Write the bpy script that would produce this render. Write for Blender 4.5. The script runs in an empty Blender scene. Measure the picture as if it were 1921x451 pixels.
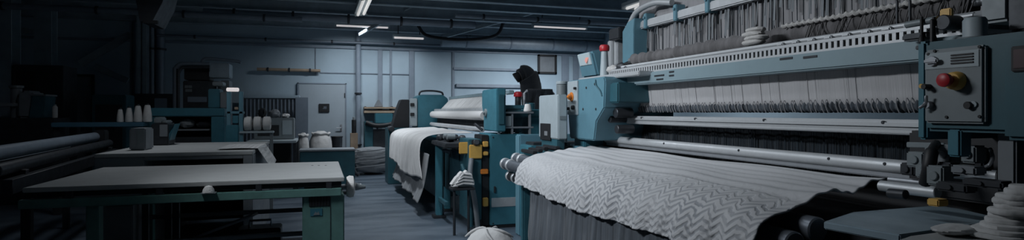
import bpy, bmesh, math, random
from mathutils import Vector, Matrix, noise
random.seed(11)
C = bpy.context.scene.collection
PI = math.pi
# ---------------------------------------------------------------- camera model (frame 1921 x 451)
F, YAW, HZ, EYE = 1100.0, math.atan(360/1100.0), 210.0, 1.35
SN, CS = math.sin(YAW), math.cos(YAW)

def ray(px, py):
    a = (px-960.5)/F
    return Vector((SN+a*CS, CS-a*SN, (HZ-py)/F))
def atX(px, py, X):
    d = ray(px, py); t = X/d.x; return Vector((X, d.y*t, EYE+d.z*t))
def atY(px, py, Y):
    d = ray(px, py); t = Y/d.y; return Vector((d.x*t, Y, EYE+d.z*t))
def atZ(px, py, Z):
    d = ray(px, py); t = (Z-EYE)/d.z; return Vector((d.x*t, d.y*t, Z))
def yX(px, X): return atX(px, HZ, X).y
def xY(px, Y): return atY(px, HZ, Y).x
def zX(px, py, X): return atX(px, py, X).z
def zY(px, py, Y): return atY(px, py, Y).z

# ---------------------------------------------------------------- materials
def nt(name):
    m = bpy.data.materials.new(name); m.use_nodes = True
    n = m.node_tree; n.nodes.clear()
    out = n.nodes.new('ShaderNodeOutputMaterial'); b = n.nodes.new('ShaderNodeBsdfPrincipled')
    n.links.new(b.outputs[0], out.inputs[0])
    return m, n, b
def mathn(n, op, a, b=None, c=None):
    k = n.nodes.new('ShaderNodeMath'); k.operation = op
    for i, v in enumerate((a, b, c)):
        if v is None: continue
        if isinstance(v, (int, float)): k.inputs[i].default_value = v
        else: n.links.new(v, k.inputs[i])
    return k.outputs[0]
def mixc(n, f, a, b):
    k = n.nodes.new('ShaderNodeMix'); k.data_type = 'RGBA'
    if isinstance(f, (int, float)): k.inputs[0].default_value = f
    else: n.links.new(f, k.inputs[0])
    for i, v in ((6, a), (7, b)):
        if isinstance(v, tuple): k.inputs[i].default_value = (*v[:3], 1)
        else: n.links.new(v, k.inputs[i])
    return k.outputs[2]
def sc(c, k): return tuple(min(1, x*k) for x in c)
def paint(name, col, rough=.5, metal=0, var=.25, scale=6, bump=.0, spec=.5):
    m, n, b = nt(name)
    tc = n.nodes.new('ShaderNodeTexCoord')
    no = n.nodes.new('ShaderNodeTexNoise'); no.inputs['Scale'].default_value = scale
    no.inputs['Detail'].default_value = 6; no.inputs['Roughness'].default_value = .65
    n.links.new(tc.outputs['Object'], no.inputs['Vector'])
    f = no.outputs['Fac']
    ramp = mathn(n, 'SMOOTHSTEP' if False else 'MULTIPLY_ADD', f, 2.2, -.6)
    cl = n.nodes.new('ShaderNodeClamp'); n.links.new(ramp, cl.inputs[0])
    n.links.new(mixc(n, cl.outputs[0], sc(col, 1-var), sc(col, 1+var*.4)), b.inputs['Base Color'])
    n.links.new(mathn(n, 'MULTIPLY_ADD', cl.outputs[0], -.15, rough+.08), b.inputs['Roughness'])
    b.inputs['Metallic'].default_value = metal
    b.inputs['Specular IOR Level'].default_value = spec
    if bump:
        bp = n.nodes.new('ShaderNodeBump'); bp.inputs['Strength'].default_value = bump; bp.inputs['Distance'].default_value = .01
        n2 = n.nodes.new('ShaderNodeTexNoise'); n2.inputs['Scale'].default_value = scale*8
        n.links.new(tc.outputs['Object'], n2.inputs['Vector'])
        n.links.new(n2.outputs['Fac'], bp.inputs['Height']); n.links.new(bp.outputs[0], b.inputs['Normal'])
    return m
def emit(name, col, s):
    m, n, b = nt(name)
    b.inputs['Base Color'].default_value = (*col, 1); b.inputs['Emission Color'].default_value = (*col, 1)
    b.inputs['Emission Strength'].default_value = s; b.inputs['Roughness'].default_value = .4
    return m
def cloth(name, col, stripe=0.0, su=40, bump=.4, wrinkle=5, var=.25):
    """woven cloth; stripe darkens lines that run along the length of the cloth (UV u = across)."""
    m, n, b = nt(name)
    tc = n.nodes.new('ShaderNodeTexCoord')
    sep = n.nodes.new('ShaderNodeSeparateXYZ'); n.links.new(tc.outputs['UV'], sep.inputs[0])
    no = n.nodes.new('ShaderNodeTexNoise'); no.noise_dimensions = '2D'
    mp = n.nodes.new('ShaderNodeMapping'); mp.inputs['Scale'].default_value = (su, 1.2, 1)
    n.links.new(tc.outputs['UV'], mp.inputs[0]); n.links.new(mp.outputs[0], no.inputs['Vector'])
    no.inputs['Scale'].default_value = 1; no.inputs['Detail'].default_value = 4
    f = mathn(n, 'MULTIPLY_ADD', no.outputs['Fac'], 2.4, -.7)
    cl = n.nodes.new('ShaderNodeClamp'); n.links.new(f, cl.inputs[0])
    n.links.new(mixc(n, cl.outputs[0], sc(col, 1-var-stripe), col), b.inputs['Base Color'])
    b.inputs['Roughness'].default_value = .9; b.inputs['Specular IOR Level'].default_value = .15
    b.inputs['Sheen Weight'].default_value = .15
    n2 = n.nodes.new('ShaderNodeTexNoise'); n2.inputs['Scale'].default_value = wrinkle; n2.inputs['Detail'].default_value = 5
    n.links.new(tc.outputs['Object'], n2.inputs['Vector'])
    h = mathn(n, 'ADD', n2.outputs['Fac'], mathn(n, 'MULTIPLY', cl.outputs[0], .3))
    bp = n.nodes.new('ShaderNodeBump'); bp.inputs['Strength'].default_value = bump; bp.inputs['Distance'].default_value = .03
    n.links.new(h, bp.inputs['Height']); n.links.new(bp.outputs[0], b.inputs['Normal'])
    return m
def chevron_cloth(name, col, dark):
    """white cloth woven in upright chevron columns; UV in metres: u across the loom, v along the cloth."""
    m, n, b = nt(name)
    tc = n.nodes.new('ShaderNodeTexCoord')
    no = n.nodes.new('ShaderNodeTexNoise'); no.inputs['Scale'].default_value = 7; no.inputs['Detail'].default_value = 3
    n.links.new(tc.outputs['UV'], no.inputs['Vector'])
    sep = n.nodes.new('ShaderNodeSeparateXYZ'); n.links.new(tc.outputs['UV'], sep.inputs[0])
    wob = mathn(n, 'MULTIPLY_ADD', no.outputs['Fac'], .09, -.045)
    u = mathn(n, 'ADD', sep.outputs[0], wob); v = mathn(n, 'ADD', sep.outputs[1], wob)
    q = mathn(n, 'ABSOLUTE', mathn(n, 'SUBTRACT', mathn(n, 'FRACT', mathn(n, 'DIVIDE', u, .115)), .5))
    t = mathn(n, 'FRACT', mathn(n, 'ADD', mathn(n, 'DIVIDE', v, .056), mathn(n, 'MULTIPLY', q, 2.1)))
    tri = mathn(n, 'ABSOLUTE', mathn(n, 'SUBTRACT', t, .5))            # 0 .. .5
    mr = n.nodes.new('ShaderNodeMapRange'); mr.interpolation_type = 'SMOOTHSTEP'
    mr.inputs[1].default_value = .07; mr.inputs[2].default_value = .34
    n.links.new(tri, mr.inputs[0])
    n2 = n.nodes.new('ShaderNodeTexNoise'); n2.inputs['Scale'].default_value = 3; n2.inputs['Detail'].default_value = 2
    n.links.new(tc.outputs['UV'], n2.inputs['Vector'])
    vm = n.nodes.new('ShaderNodeMapRange'); vm.interpolation_type = 'SMOOTHSTEP'
    vm.inputs[1].default_value = .60; vm.inputs[2].default_value = .96; vm.inputs[3].default_value = .03; vm.inputs[4].default_value = 1.0
    n.links.new(mathn(n, 'MULTIPLY_ADD', u, -.04, v), vm.inputs[0])
    um = n.nodes.new('ShaderNodeMapRange'); um.interpolation_type = 'SMOOTHSTEP'
    um.inputs[1].default_value = 2.7; um.inputs[2].default_value = 1.2; um.inputs[3].default_value = .3; um.inputs[4].default_value = 1.0
    n.links.new(u, um.inputs[0])
    relief_shade = mathn(n, 'MULTIPLY', vm.outputs[0], um.outputs[0])  # painted shade of the weave relief, stronger at the fold and near end
    k = mathn(n, 'MULTIPLY', mathn(n, 'SUBTRACT', 1.0, mr.outputs[0]), mathn(n, 'MULTIPLY', relief_shade, mathn(n, 'MULTIPLY_ADD', n2.outputs['Fac'], 1.3, -.1)))
    n.links.new(mixc(n, k, col, dark), b.inputs['Base Color'])
    b.inputs['Roughness'].default_value = .85; b.inputs['Specular IOR Level'].default_value = .2
    bp = n.nodes.new('ShaderNodeBump'); bp.inputs['Strength'].default_value = .55; bp.inputs['Distance'].default_value = .006
    n.links.new(mathn(n, 'MULTIPLY', mr.outputs[0], mathn(n, 'ADD', relief_shade, .05)), bp.inputs['Height']); n.links.new(bp.outputs[0], b.inputs['Normal'])
    return m

M = {}
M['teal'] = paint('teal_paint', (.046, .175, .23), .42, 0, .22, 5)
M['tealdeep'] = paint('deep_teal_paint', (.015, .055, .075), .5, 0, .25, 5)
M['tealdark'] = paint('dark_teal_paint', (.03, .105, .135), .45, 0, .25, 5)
M['beamblue'] = paint('light_blue_paint', (.21, .29, .325), .45, 0, .12, 4)
M['pale'] = paint('pale_blue_paint', (.115, .245, .31), .4, 0, .15, 4)
M['green'] = paint('green_paint', (.12, .25, .23), .5, 0, .3, 6)
M['white'] = paint('white_paint', (.36, .42, .45), .45, 0, .15, 6)
M['panel'] = paint('grey_plate', (.20, .23, .245), .45, .1, .15, 7)
M['steel'] = paint('steel', (.36, .38, .41), .45, .5, .2, 12)
M['rail'] = paint('satin_aluminium', (.52, .54, .56), .42, .35, .15, 10)
M['rollmetal'] = paint('roller_steel', (.17, .19, .22), .36, .5, .2, 10)
M['chrome'] = paint('polished_steel', (.5, .52, .55), .2, .9, .15, 10)
M['darkmetal'] = paint('dark_metal', (.045, .05, .058), .45, .4, .3, 9)
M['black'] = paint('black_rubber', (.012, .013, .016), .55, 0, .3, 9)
M['red'] = paint('red_plastic', (.45, .02, .03), .4, 0, .15, 9)
M['yellow'] = paint('yellow_plastic', (.66, .40, .10), .45, 0, .15, 9)
M['orange'] = paint('orange_plastic', (.62, .2, .03), .45, 0, .2, 9)
M['wood'] = paint('pale_wood', (.34, .26, .19), .6, 0, .3, 5)
M['laminate'] = paint('grey_laminate', (.42, .43, .43), .5, 0, .12, 4)
M['cabgrey'] = paint('grey_cabinet_paint', (.2, .22, .24), .5, 0, .2, 5)
M['wall'] = paint('wall_paint', (.36, .46, .535), .75, 0, .12, 1.3, .1)
M['wallseam'] = paint('wall_trim_paint', (.22, .27, .33), .6, 0, .2, 3)
M['door'] = paint('door_paint', (.33, .39, .44), .6, 0, .1, 2)
M['ceil'] = paint('dark_ceiling', (.3, .36, .40), .8, 0, .3, 2)
M['beam'] = paint('dark_steel_beam', (.34, .41, .46), .55, .3, .3, 3)
M['duct'] = paint('galvanised_duct', (.32, .37, .42), .5, .4, .2, 4)
M['pipe'] = paint('grey_pipe', (.20, .24, .29), .5, .2, .2, 4)
M['glass_dark'] = paint('dark_glass', (.03, .045, .06), .12, 0, .2, 3)
M['clothdark'] = cloth('black_cloth', (.018, .022, .028), 0, 20, .5, 6)
M['sackwhite'] = cloth('white_sack_cloth', (.62, .62, .62), 0, 10, .5, 9)
M['clothgrey'] = cloth('grey_cloth', (.25, .27, .29), .15, 25, .6, 6)
M['under'] = cloth('grey_backing_cloth', (.10, .115, .135), .25, 26, .5, 4)
M['plaincloth'] = cloth('plain_white_cloth', (.66, .66, .66), .05, 22, .4, 4)
M['chevron'] = chevron_cloth('chevron_cloth', (.47, .475, .49), (.20, .215, .24))
M['warp'] = cloth('warp_yarn', (.43, .425, .435), .03, 170, .15, 3, .08)
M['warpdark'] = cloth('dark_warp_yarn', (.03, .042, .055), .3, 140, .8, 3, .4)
M['curtain'] = cloth('grey_yarn_curtain', (.29, .288, .30), .06, 90, .25, 3, .10)
M['yarn'] = paint('pale_yarn', (.50, .49, .48), .9, 0, .2, 30, .4)
M['yarnbrown'] = cloth('taupe_wound_cloth', (.15, .145, .15), .15, 18, .4, 9, .25)
M['cone'] = paint('white_yarn_cone', (.62, .61, .60), .9, 0, .15, 18, .4)
M['tube'] = emit('lit_tube', (1, .98, .95), .5)
M['glowdim'] = emit('dim_lit_tube', (1, .93, .92), .42)
M['screen'] = emit('lit_screen', (.42, .5, .53), .12)
M['screenred'] = emit('lit_screen_red', (.7, .3, .25), .2)
M['screendim'] = emit('dim_screen', (.05, .02, .025), .02)

# floor: blue grey sealed concrete with long scuffs
m, n, b = nt('sealed_concrete'); M['floor'] = m
tc = n.nodes.new('ShaderNodeTexCoord'); mp = n.nodes.new('ShaderNodeMapping')
mp.inputs['Scale'].default_value = (.8, 2.4, 1); mp.inputs['Rotation'].default_value = (0, 0, .25)
n.links.new(tc.outputs['Object'], mp.inputs[0])
a1 = n.nodes.new('ShaderNodeTexNoise'); a1.inputs['Scale'].default_value = 1.6; a1.inputs['Detail'].default_value = 8
n.links.new(mp.outputs[0], a1.inputs['Vector'])
cl = n.nodes.new('ShaderNodeClamp'); n.links.new(mathn(n, 'MULTIPLY_ADD', a1.outputs['Fac'], 2.6, -.8), cl.inputs[0])
n.links.new(mixc(n, cl.outputs[0], (.05, .07, .095), (.095, .125, .16)), b.inputs['Base Color'])
n.links.new(mathn(n, 'MULTIPLY_ADD', cl.outputs[0], .25, .32), b.inputs['Roughness'])

# ---------------------------------------------------------------- mesh building
class MB:
    """collects solid shapes into one mesh (world coordinates)"""
    def __init__(s): s.bm = bmesh.new(); s.uv = None
    def _add(s, t, smooth=False):
        base = {}
        for v in t.verts: base[v] = s.bm.verts.new(v.co)
        for f in t.faces:
            try:
                g = s.bm.faces.new([base[v] for v in f.verts]); g.smooth = smooth or f.smooth
            except ValueError: pass
        t.free(); return s
    def box(s, x, y, z, bev=.006, rot=0, tilt=None):
        t = bmesh.new(); bmesh.ops.create_cube(t, size=1)
        d = (abs(x[1]-x[0]), abs(y[1]-y[0]), abs(z[1]-z[0])); c = Vector(((x[0]+x[1])/2, (y[0]+y[1])/2, (z[0]+z[1])/2))
        for v in t.verts: v.co = Vector((v.co.x*d[0], v.co.y*d[1], v.co.z*d[2]))
        bev = min(bev, min(d)*.3)
        if bev > .0005: bmesh.ops.bevel(t, geom=list(t.edges), offset=bev, segments=2, affect='EDGES')
        R = Matrix.Rotation(rot, 4, 'Z')
        if tilt: R = R @ Matrix.Rotation(tilt[0], 4, 'X') @ Matrix.Rotation(tilt[1], 4, 'Y')
        for v in t.verts: v.co = R @ v.co + c
        return s._add(t)
    def bar(s, p0, p1, w, h, bev=.004):
        """rectangular bar between two points"""
        p0, p1 = Vector(p0), Vector(p1); d = p1-p0; L = d.length; q = d.to_track_quat('Y', 'Z')
        t = bmesh.new(); bmesh.ops.create_cube(t, size=1)
        for v in t.verts: v.co = Vector((v.co.x*w, v.co.y*L, v.co.z*h))
        bv = min(bev, min(w, h, L)*.3)
        if bv > .0005: bmesh.ops.bevel(t, geom=list(t.edges), offset=bv, segments=1, affect='EDGES')
        for v in t.verts: v.co = q @ v.co + (p0+p1)/2
        return s._add(t)
    def cyl(s, p0, p1, r, r2=None, seg=20, bev=0):
        p0, p1 = Vector(p0), Vector(p1); d = p1-p0; L = d.length; q = d.to_track_quat('Z', 'Y')
        r2 = r if r2 is None else r2
        bev = bev or min(r, r2, L)*.12
        prof = [(0, 0), (r-bev, 0), (r, bev), (r2, L-bev), (r2-bev, L), (0, L)]
        return s.lathe(p0, prof, seg, q)
    def lathe(s, o, prof, seg=24, q=None, fn=None):
        t = bmesh.new(); rings = []; o = Vector(o)
        for r, z in prof:
            if r < 1e-6: rings.append([t.verts.new((0, 0, z))]*seg)
            else:
                row = []
                for k in range(seg):
                    a = 2*PI*k/seg; rr = r if fn is None else r*fn(a, z)
                    row.append(t.verts.new((rr*math.cos(a), rr*math.sin(a), z)))
                rings.append(row)
        for A, B in zip(rings, rings[1:]):
            for k in range(seg):
                l = (k+1) % seg; vs = []
                for v in (A[k], A[l], B[l], B[k]):
                    if v not in vs: vs.append(v)
                if len(vs) > 2:
                    try: t.faces.new(vs).smooth = True
                    except ValueError: pass
        for v in t.verts: v.co = (q @ v.co if q else v.co) + o
        return s._add(t)
    def tube(s, pts, r, seg=10, close=True):
        pts = [Vector(p) for p in pts]; t = bmesh.new(); rows = []
        rr = r if isinstance(r, (list, tuple)) else [r]*len(pts)
        up = None
        for i, p in enumerate(pts):
            d = (pts[min(i+1, len(pts)-1)]-pts[max(i-1, 0)]).normalized()
            if up is None: up = d.orthogonal().normalized()
            up = (up-d*up.dot(d)).normalized(); sd = d.cross(up)
            rows.append([t.verts.new(p+(up*math.cos(2*PI*k/seg)+sd*math.sin(2*PI*k/seg))*rr[i]) for k in range(seg)])
        for A, B in zip(rows, rows[1:]):
            for k in range(seg): t.faces.new((A[k], A[(k+1) % seg], B[(k+1) % seg], B[k])).smooth = True
        t.faces.new(rows[0][::-1]); t.faces.new(rows[-1])
        return s._add(t)
    def prism(s, poly, axis, a, b, bev=.005):
        """polygon of (p, q) extruded along axis 'X' (p=y,q=z), 'Y' (p=x,q=z) or 'Z' (p=x,q=y)"""
        f = {'X': lambda p, q, w: (w, p, q), 'Y': lambda p, q, w: (p, w, q), 'Z': lambda p, q, w: (p, q, w)}[axis]
        t = bmesh.new()
        A = [t.verts.new(f(p, q, a)) for p, q in poly]; B = [t.verts.new(f(p, q, b)) for p, q in poly]
        t.faces.new(A[::-1]); t.faces.new(B)
        for i in range(len(poly)):
            j = (i+1) % len(poly); t.faces.new((A[i], A[j], B[j], B[i]))
        bmesh.ops.recalc_face_normals(t, faces=t.faces)
        if bev: bmesh.ops.bevel(t, geom=list(t.edges), offset=bev, segments=2, affect='EDGES')
        return s._add(t)
    def blob(s, c, r, amp=.12, fr=3.0, seg=28, sq=1.0, seed=0):
        """lumpy closed body; r = (rx, ry, rz)"""
        t = bmesh.new(); bmesh.ops.create_uvsphere(t, u_segments=seg, v_segments=seg//2, radius=1)
        for v in t.verts:
            d = v.co.copy()
            k = max(abs(d.x), abs(d.y), abs(d.z)); d2 = d.lerp(d/k*.82, 1-sq)
            nn = 1+amp*noise.fractal(d*fr+Vector((seed, seed*.7, 0)), 1, 2, 3)
            v.co = Vector((d2.x*r[0]*nn, d2.y*r[1]*nn, d2.z*r[2]*nn))+Vector(c)
        for f in t.faces: f.smooth = True
        return s._add(t)
    def grid(s, fn, nu, nv, uvs=(1, 1)):
        bm = s.bm; s.uv = bm.loops.layers.uv.verify()
        V = [[bm.verts.new(fn(i/nu, j/nv)) for i in range(nu+1)] for j in range(nv+1)]
        for j in range(nv):
            for i in range(nu):
                f = bm.faces.new((V[j][i], V[j][i+1], V[j+1][i+1], V[j+1][i])); f.smooth = True
                for l, (a, c) in zip(f.loops, ((i, j), (i+1, j), (i+1, j+1), (i, j+1))):
                    l[s.uv].uv = (a/nu*uvs[0], c/nv*uvs[1])
        return s
    def obj(s, name, mat, parent=None, thick=0, **kw):
        bm = s.bm
        bmesh.ops.recalc_face_normals(bm, faces=bm.faces)
        lo = Vector((1e9,)*3); hi = -lo
        for v in bm.verts:
            for i in range(3): lo[i] = min(lo[i], v.co[i]); hi[i] = max(hi[i], v.co[i])
        c = Vector(((lo.x+hi.x)/2, (lo.y+hi.y)/2, lo.z))
        for v in bm.verts: v.co -= c
        me = bpy.data.meshes.new(name); bm.to_mesh(me); bm.free()
        me.set_sharp_from_angle(angle=math.radians(38))
        me.materials.append(M[mat] if isinstance(mat, str) else mat)
        o = bpy.data.objects.new(name, me); C.objects.link(o)
        w = Vector((0, 0, 0)); p = parent
        while p is not None: w += p.location; p = p.parent
        o.parent = parent; o.location = c-w
        if thick:
            md = o.modifiers.new('thickness', 'SOLIDIFY'); md.thickness = thick; md.offset = -1
        for k, v in kw.items(): o[k] = v
        return o
def thing(name, label, cat, loc, group=None):
    o = bpy.data.objects.new(name, None); C.objects.link(o); o.location = loc; o.empty_display_size = .1
    o['label'] = label; o['category'] = cat
    if group: o['group'] = group
    return o
def tag(o, label, cat, group=None):
    o['label'] = label; o['category'] = cat
    if group: o['group'] = group
    return o
def dup(root, loc, label=None, group=None):
    r = root.copy(); C.objects.link(r); r.location = loc
    if label: r['label'] = label
    if group: r['group'] = group
    for ch in list(root.children):
        c = ch.copy(); C.objects.link(c); c.parent = r
        for g in list(ch.children):
            d = g.copy(); C.objects.link(d); d.parent = c
    return r
def struct(o): o['kind'] = 'structure'; return o
def hose(pts, n=10):
    """smooth curve through points (Catmull-Rom)"""
    pts = [Vector(p) for p in pts]; P = [pts[0]*2-pts[1]]+pts+[pts[-1]*2-pts[-2]]; out = []
    for i in range(1, len(P)-2):
        for k in range(n):
            t = k/n; a, b, c, d = P[i-1:i+3]
            out.append(.5*((2*b)+(c-a)*t+(2*a-5*b+4*c-d)*t*t+(3*b-a-3*c+d)*t**3))
    return out+[pts[-1]]
def label_strip(mb, x, y0, y1, z): mb.box((x-.003, x+.001), (y0, y1), (z-.004, z+.004), .001)

# ================================================================ THE SETTING
X0, X1, Y0, Y1, H = -8.2, 6.9, -2.4, 14.0, 3.55
struct(MB().box((X0-.2, X1+.2), (Y0-.2, Y1+.2), (-.12, 0), 0).obj('floor', 'floor'))
struct(MB().box((X0-.2, X1+.2), (Y0-.2, Y1+.2), (H, H+.12), 0).obj('ceiling', 'ceil'))
struct(MB().box((X0-.2, X1+.2), (Y1, Y1+.15), (0, H), 0).obj('wall_back', 'wall'))
struct(MB().box((X0-.15, X0), (Y0, Y1), (0, H), 0).obj('wall_left', 'wall'))
struct(MB().box((X1, X1+.15), (Y0, Y1), (0, H), 0).obj('wall_right', 'wall'))
struct(MB().box((X0-.2, X1+.2), (Y0-.15, Y0), (0, H), 0).obj('wall_front', 'wall'))
YW = Y1-.004
# wall battens and rails
k = 0
def trim(x, z, d=.03, mat='wallseam'):
    global k; k += 1
    return struct(MB().box(x, (Y1-d, Y1-.002), z, .004).obj('trim_%d' % k, mat))
for px, w in ((713, .05), (733, .02), (772, .06), (850, .03), (1060, .10), (1080, .08)):
    x = xY(px, Y1); trim((x-w, x+w), (0.0, 2.82))
trim((X0+.02, X1-.02), (2.80, 2.85), .05)
zr = zY(940, 131, Y1); trim((xY(850, Y1), xY(1000, Y1)), (zr-.03, zr+.03), .06)
zr = zY(620, 137, Y1); trim((xY(600, Y1), xY(772, Y1)), (zr-.012, zr+.012), .02)
xw = xY(592, Y1); trim((xw-.01, xw+.01), (2.2, 2.8), .02)
zr = zY(940, 162, Y1); trim((xY(855, Y1), xY(1005, Y1)), (zr-.04, zr+.04), .08, 'pipe')
# door with dark frame lines
xa, xb, zt = xY(558, Y1), xY(650, Y1), zY(604, 156, Y1)
d = thing('door_1', 'pale grey steel door with a black plate at head height', 'door', (xa, Y1, 0)); d['kind'] = 'structure'
MB().box((xa+.03, xb-.03), (Y1-.05, Y1-.006), (.01, zt-.03), .004).obj('door_leaf', 'door', d)
fr = MB(); fr.box((xa, xa+.028), (Y1-.06, Y1-.006), (.0, zt), .003); fr.box((xb-.028, xb), (Y1-.06, Y1-.006), (.0, zt), .003); fr.box((xa, xb), (Y1-.06, Y1-.006), (zt-.028, zt), .003)
fr.obj('door_frame', 'wallseam', d)
hz = .98; hx = xb-.12
hd = MB(); hd.box((hx-.02, hx+.02), (Y1-.06, Y1-.05), (hz-.08, hz+.08), .004); hd.cyl((hx, Y1-.06, hz), (hx, Y1-.1, hz), .009); hd.cyl((hx, Y1-.1, hz), (hx-.11, Y1-.1, hz), .009); hd.obj('door_handle', 'steel', d)
hg = MB(); hg.box((xb-.05, xb-.03), (Y1-.07, Y1-.05), (1.68, 1.78), .003); hg.obj('hinge', 'darkmetal', d)
s = thing('door_sign', 'small black plate with a faint grey mark on the pale door', 'sign', (xY(608, 13.9), Y1-.06, 1.35))
xs0, xs1 = xY(598, 13.93), xY(618, 13.93); zs0, zs1 = zY(608, 211, 13.93), zY(608, 195, 13.93)
MB().box((xs0, xs1), (Y1-.075, Y1-.053), (zs0, zs1), .006).obj('plate', 'black', s)
mk = MB(); xm = (xs0+xs1)/2; zm = (zs0+zs1)/2
for i in range(3): mk.box((xm-.01+i*.022, xm+.006+i*.022), (Y1-.079, Y1-.074), (zm, zm+.035), .002)
mk.box((xm-.03, xm+.055), (Y1-.079, Y1-.074), (zm-.02, zm-.008), .002); mk.obj('printed_mark', 'pipe', s)
# window high on the back wall
xa, xb = xY(1008, Y1), xY(1043, Y1); za, zb = zY(1025, 139, Y1), zY(1025, 103, Y1)
w = thing('window_1', 'small dark framed square window high on the pale wall', 'window', (xa, Y1, za)); w['kind'] = 'structure'
fr = MB()
for q in (((xa, xa+.05), (za, zb)), ((xb-.05, xb), (za, zb)), ((xa, xb), (za, za+.05)), ((xa, xb), (zb-.05, zb))):
    fr.box(q[0], (Y1-.07, Y1-.005), q[1], .005)
fr.obj('window_frame', 'black', w)
MB().box((xa+.05, xb-.05), (Y1-.03, Y1-.012), (za+.05, zb-.05), 0).obj('window_pane', 'cabgrey', w)
# dark door recess in the far bay
xa, xb, zt = xY(138, Y1), xY(178, Y1), zY(158, 140, Y1)
d = thing('door_2', 'dark narrow door in the unlit end of the wall', 'door', (xa, Y1, 0)); d['kind'] = 'structure'
MB().box((xa+.05, xb-.05), (Y1-.04, Y1-.006), (.01, zt-.05), .004).obj('door_leaf', 'cabgrey', d)
fr = MB(); fr.box((xa, xa+.05), (Y1-.07, Y1-.006), (0, zt), .004); fr.box((xb-.05, xb), (Y1-.07, Y1-.006), (0, zt), .004); fr.box((xa, xb), (Y1-.07, Y1-.006), (zt-.05, zt), .004); fr.obj('door_frame', 'black', d)

# steel columns and braces of the unlit bay
def column(px, Y, w):
    x = xY(px, Y); mb = MB()
    mb.box((x-w, x+w), (Y-w, Y-w+.02), (0, H-.002), .003); mb.box((x-w, x+w), (Y+w-.02, Y+w), (0, H-.002), .003); mb.box((x-.012, x+.012), (Y-w, Y+w), (0, H-.002), .003)
    return struct(mb.obj('column', 'beam'))
column(86, 12.6, .13); column(8, 11.6, .16); column(268, 13.4, .09); column(250, 13.6, .05)
mb = MB()
mb.bar(atY(150, 120, 13.7), atY(245, 65, 13.7), .05, .14); br1 = struct(mb.obj('wall_brace_beam', 'beam'))
mb = MB(); mb.bar(atY(178, 125, 13.75), atY(240, 152, 13.75), .05, .12); struct(mb.obj('wall_brace_beam', 'beam'))
mb = MB(); mb.bar(atY(20, 55, 13.7), atY(75, 60, 13.7), .05, .1); struct(mb.obj('wall_brace_beam', 'beam'))
# ceiling beams across the hall, stepping away
for Y, zb, hh in ((13.5, 3.17, .2), (12.55, 3.23, .14), (11.6, 3.2, .22), (10.7, 3.26, .16), (9.7, 3.22, .2), (8.4, 3.22, .2), (6.6, 3.22, .2), (4.6, 3.22, .2), (2.2, 3.22, .2)):
    mb = MB(); mb.box((X0+.01, X1-.01), (Y-.07, Y+.07), (zb, zb+.018), .002); mb.box((X0+.01, X1-.01), (Y-.07, Y+.07), (zb+hh-.018, zb+hh), .002); mb.box((X0+.01, X1-.01), (Y-.01, Y+.01), (zb, zb+hh), .002)
    for xx in (-6, -3, 0, 3, 6): mb.box((xx-.04, xx+.04), (Y-.04, Y+.04), (zb+hh-.01, H-.002), .002)
    struct(mb.obj('ceiling_beam', 'beam'))
for x in (-2.6, 3.4, 6.1):
    mb = MB(); mb.box((x-.06, x+.06), (Y0+.01, Y1-.01), (3.44, H-.002), .004); struct(mb.obj('ceiling_beam', 'beam'))
mb = MB(); mb.bar((2.6, 12.9, 3.02), (4.2, 11.1, 3.4), .05, .08); struct(mb.obj('ceiling_brace_beam', 'beam'))
mb = MB(); mb.bar((.8, 12.9, 3.0), (1.7, 11.4, 3.42), .05, .07); struct(mb.obj('ceiling_brace_beam', 'beam'))

# pipes on wall and below ceiling
def pipe(name, pts, r, mat, label, cat='pipe', clips=0, group=None):
    t = thing(name, label, cat, pts[0], group); MB().tube(pts, r, 12).obj('pipe', mat, t)
    if clips:
        a, b = Vector(pts[0]), Vector(pts[-1])
        for i in range(clips):
            p = a.lerp(b, (i+.5)/clips); d = (b-a).normalized()
            MB().cyl(p-d*.02, p+d*.02, r*1.35).obj('pipe_clip', 'darkmetal', t)
    return t
xp = xY(672, 13.9); pipe('wall_mounted_pipe', [(xp, 13.9, 0), (xp, 13.9, 3.54)], .06, 'wallseam', 'dark grey standpipe running up the wall just beside the pale door', 'pipe', 3)
xp = xY(300, 13.9); pipe('wall_mounted_pipe', [(xp, 13.9, 0), (xp, 13.9, 3.54)], .09, 'pipe', 'thick grey standpipe on the unlit wall behind the arched machine', 'pipe', 2)
xp = xY(285, 13.85); pipe('wall_mounted_pipe', [(xp, 13.85, 0), (xp, 13.85, 3.54)], .05, 'pipe', 'thin grey standpipe close beside the thick one on the unlit wall', 'pipe', 2)
a, b = atY(482, 130, 13.9), atY(601, 133, 13.9); pipe('wall_mounted_pipe', [a, b], .035, 'wood', 'short brownish horizontal pipe on the wall above the slatted lockers', 'pipe', 3)
a, b = atY(295, 84, 13.8), atY(1000, 96, 13.85); a.z = b.z = 2.93
pipe('ceiling_hung_pipe', [a, b], .03, 'pipe', 'long thin horizontal service pipe along the top of the pale wall', 'pipe', 6)
a, b = Vector((-1.9, 11.2, 3.06)), Vector((2.9, 11.2, 3.06))
pipe('ceiling_hung_pipe', [a, b], .07, 'pipe', 'thick grey pipe hung across the hall under the dark beams', 'pipe', 5)
a, b = Vector((-6.5, 11.0, 2.98)), Vector((-.3, 11.0, 2.98))
pipe('ceiling_hung_pipe', [a, b], .05, 'pipe', 'dark pipe hung over the unlit tables and presses', 'pipe', 5)
a, b = Vector((2.3, 10.3, 3.08)), Vector((6.5, 10.3, 3.08))
pipe('ceiling_hung_pipe', [a, b], .04, 'pipe', 'thin pipe hung over the looms beside the round duct', 'pipe', 4)
h1 = hose([(2.0, 12.6, 3.2), (2.2, 12.5, 2.98), (2.9, 12.3, 2.9), (3.6, 12.2, 3.0), (3.8, 12.2, 3.3)], 8)
tag(MB().tube(h1, .035, 10).obj('ceiling_hung_hose', 'black'), 'black hose sagging below the ceiling pipes over the rear loom', 'hose')
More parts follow.
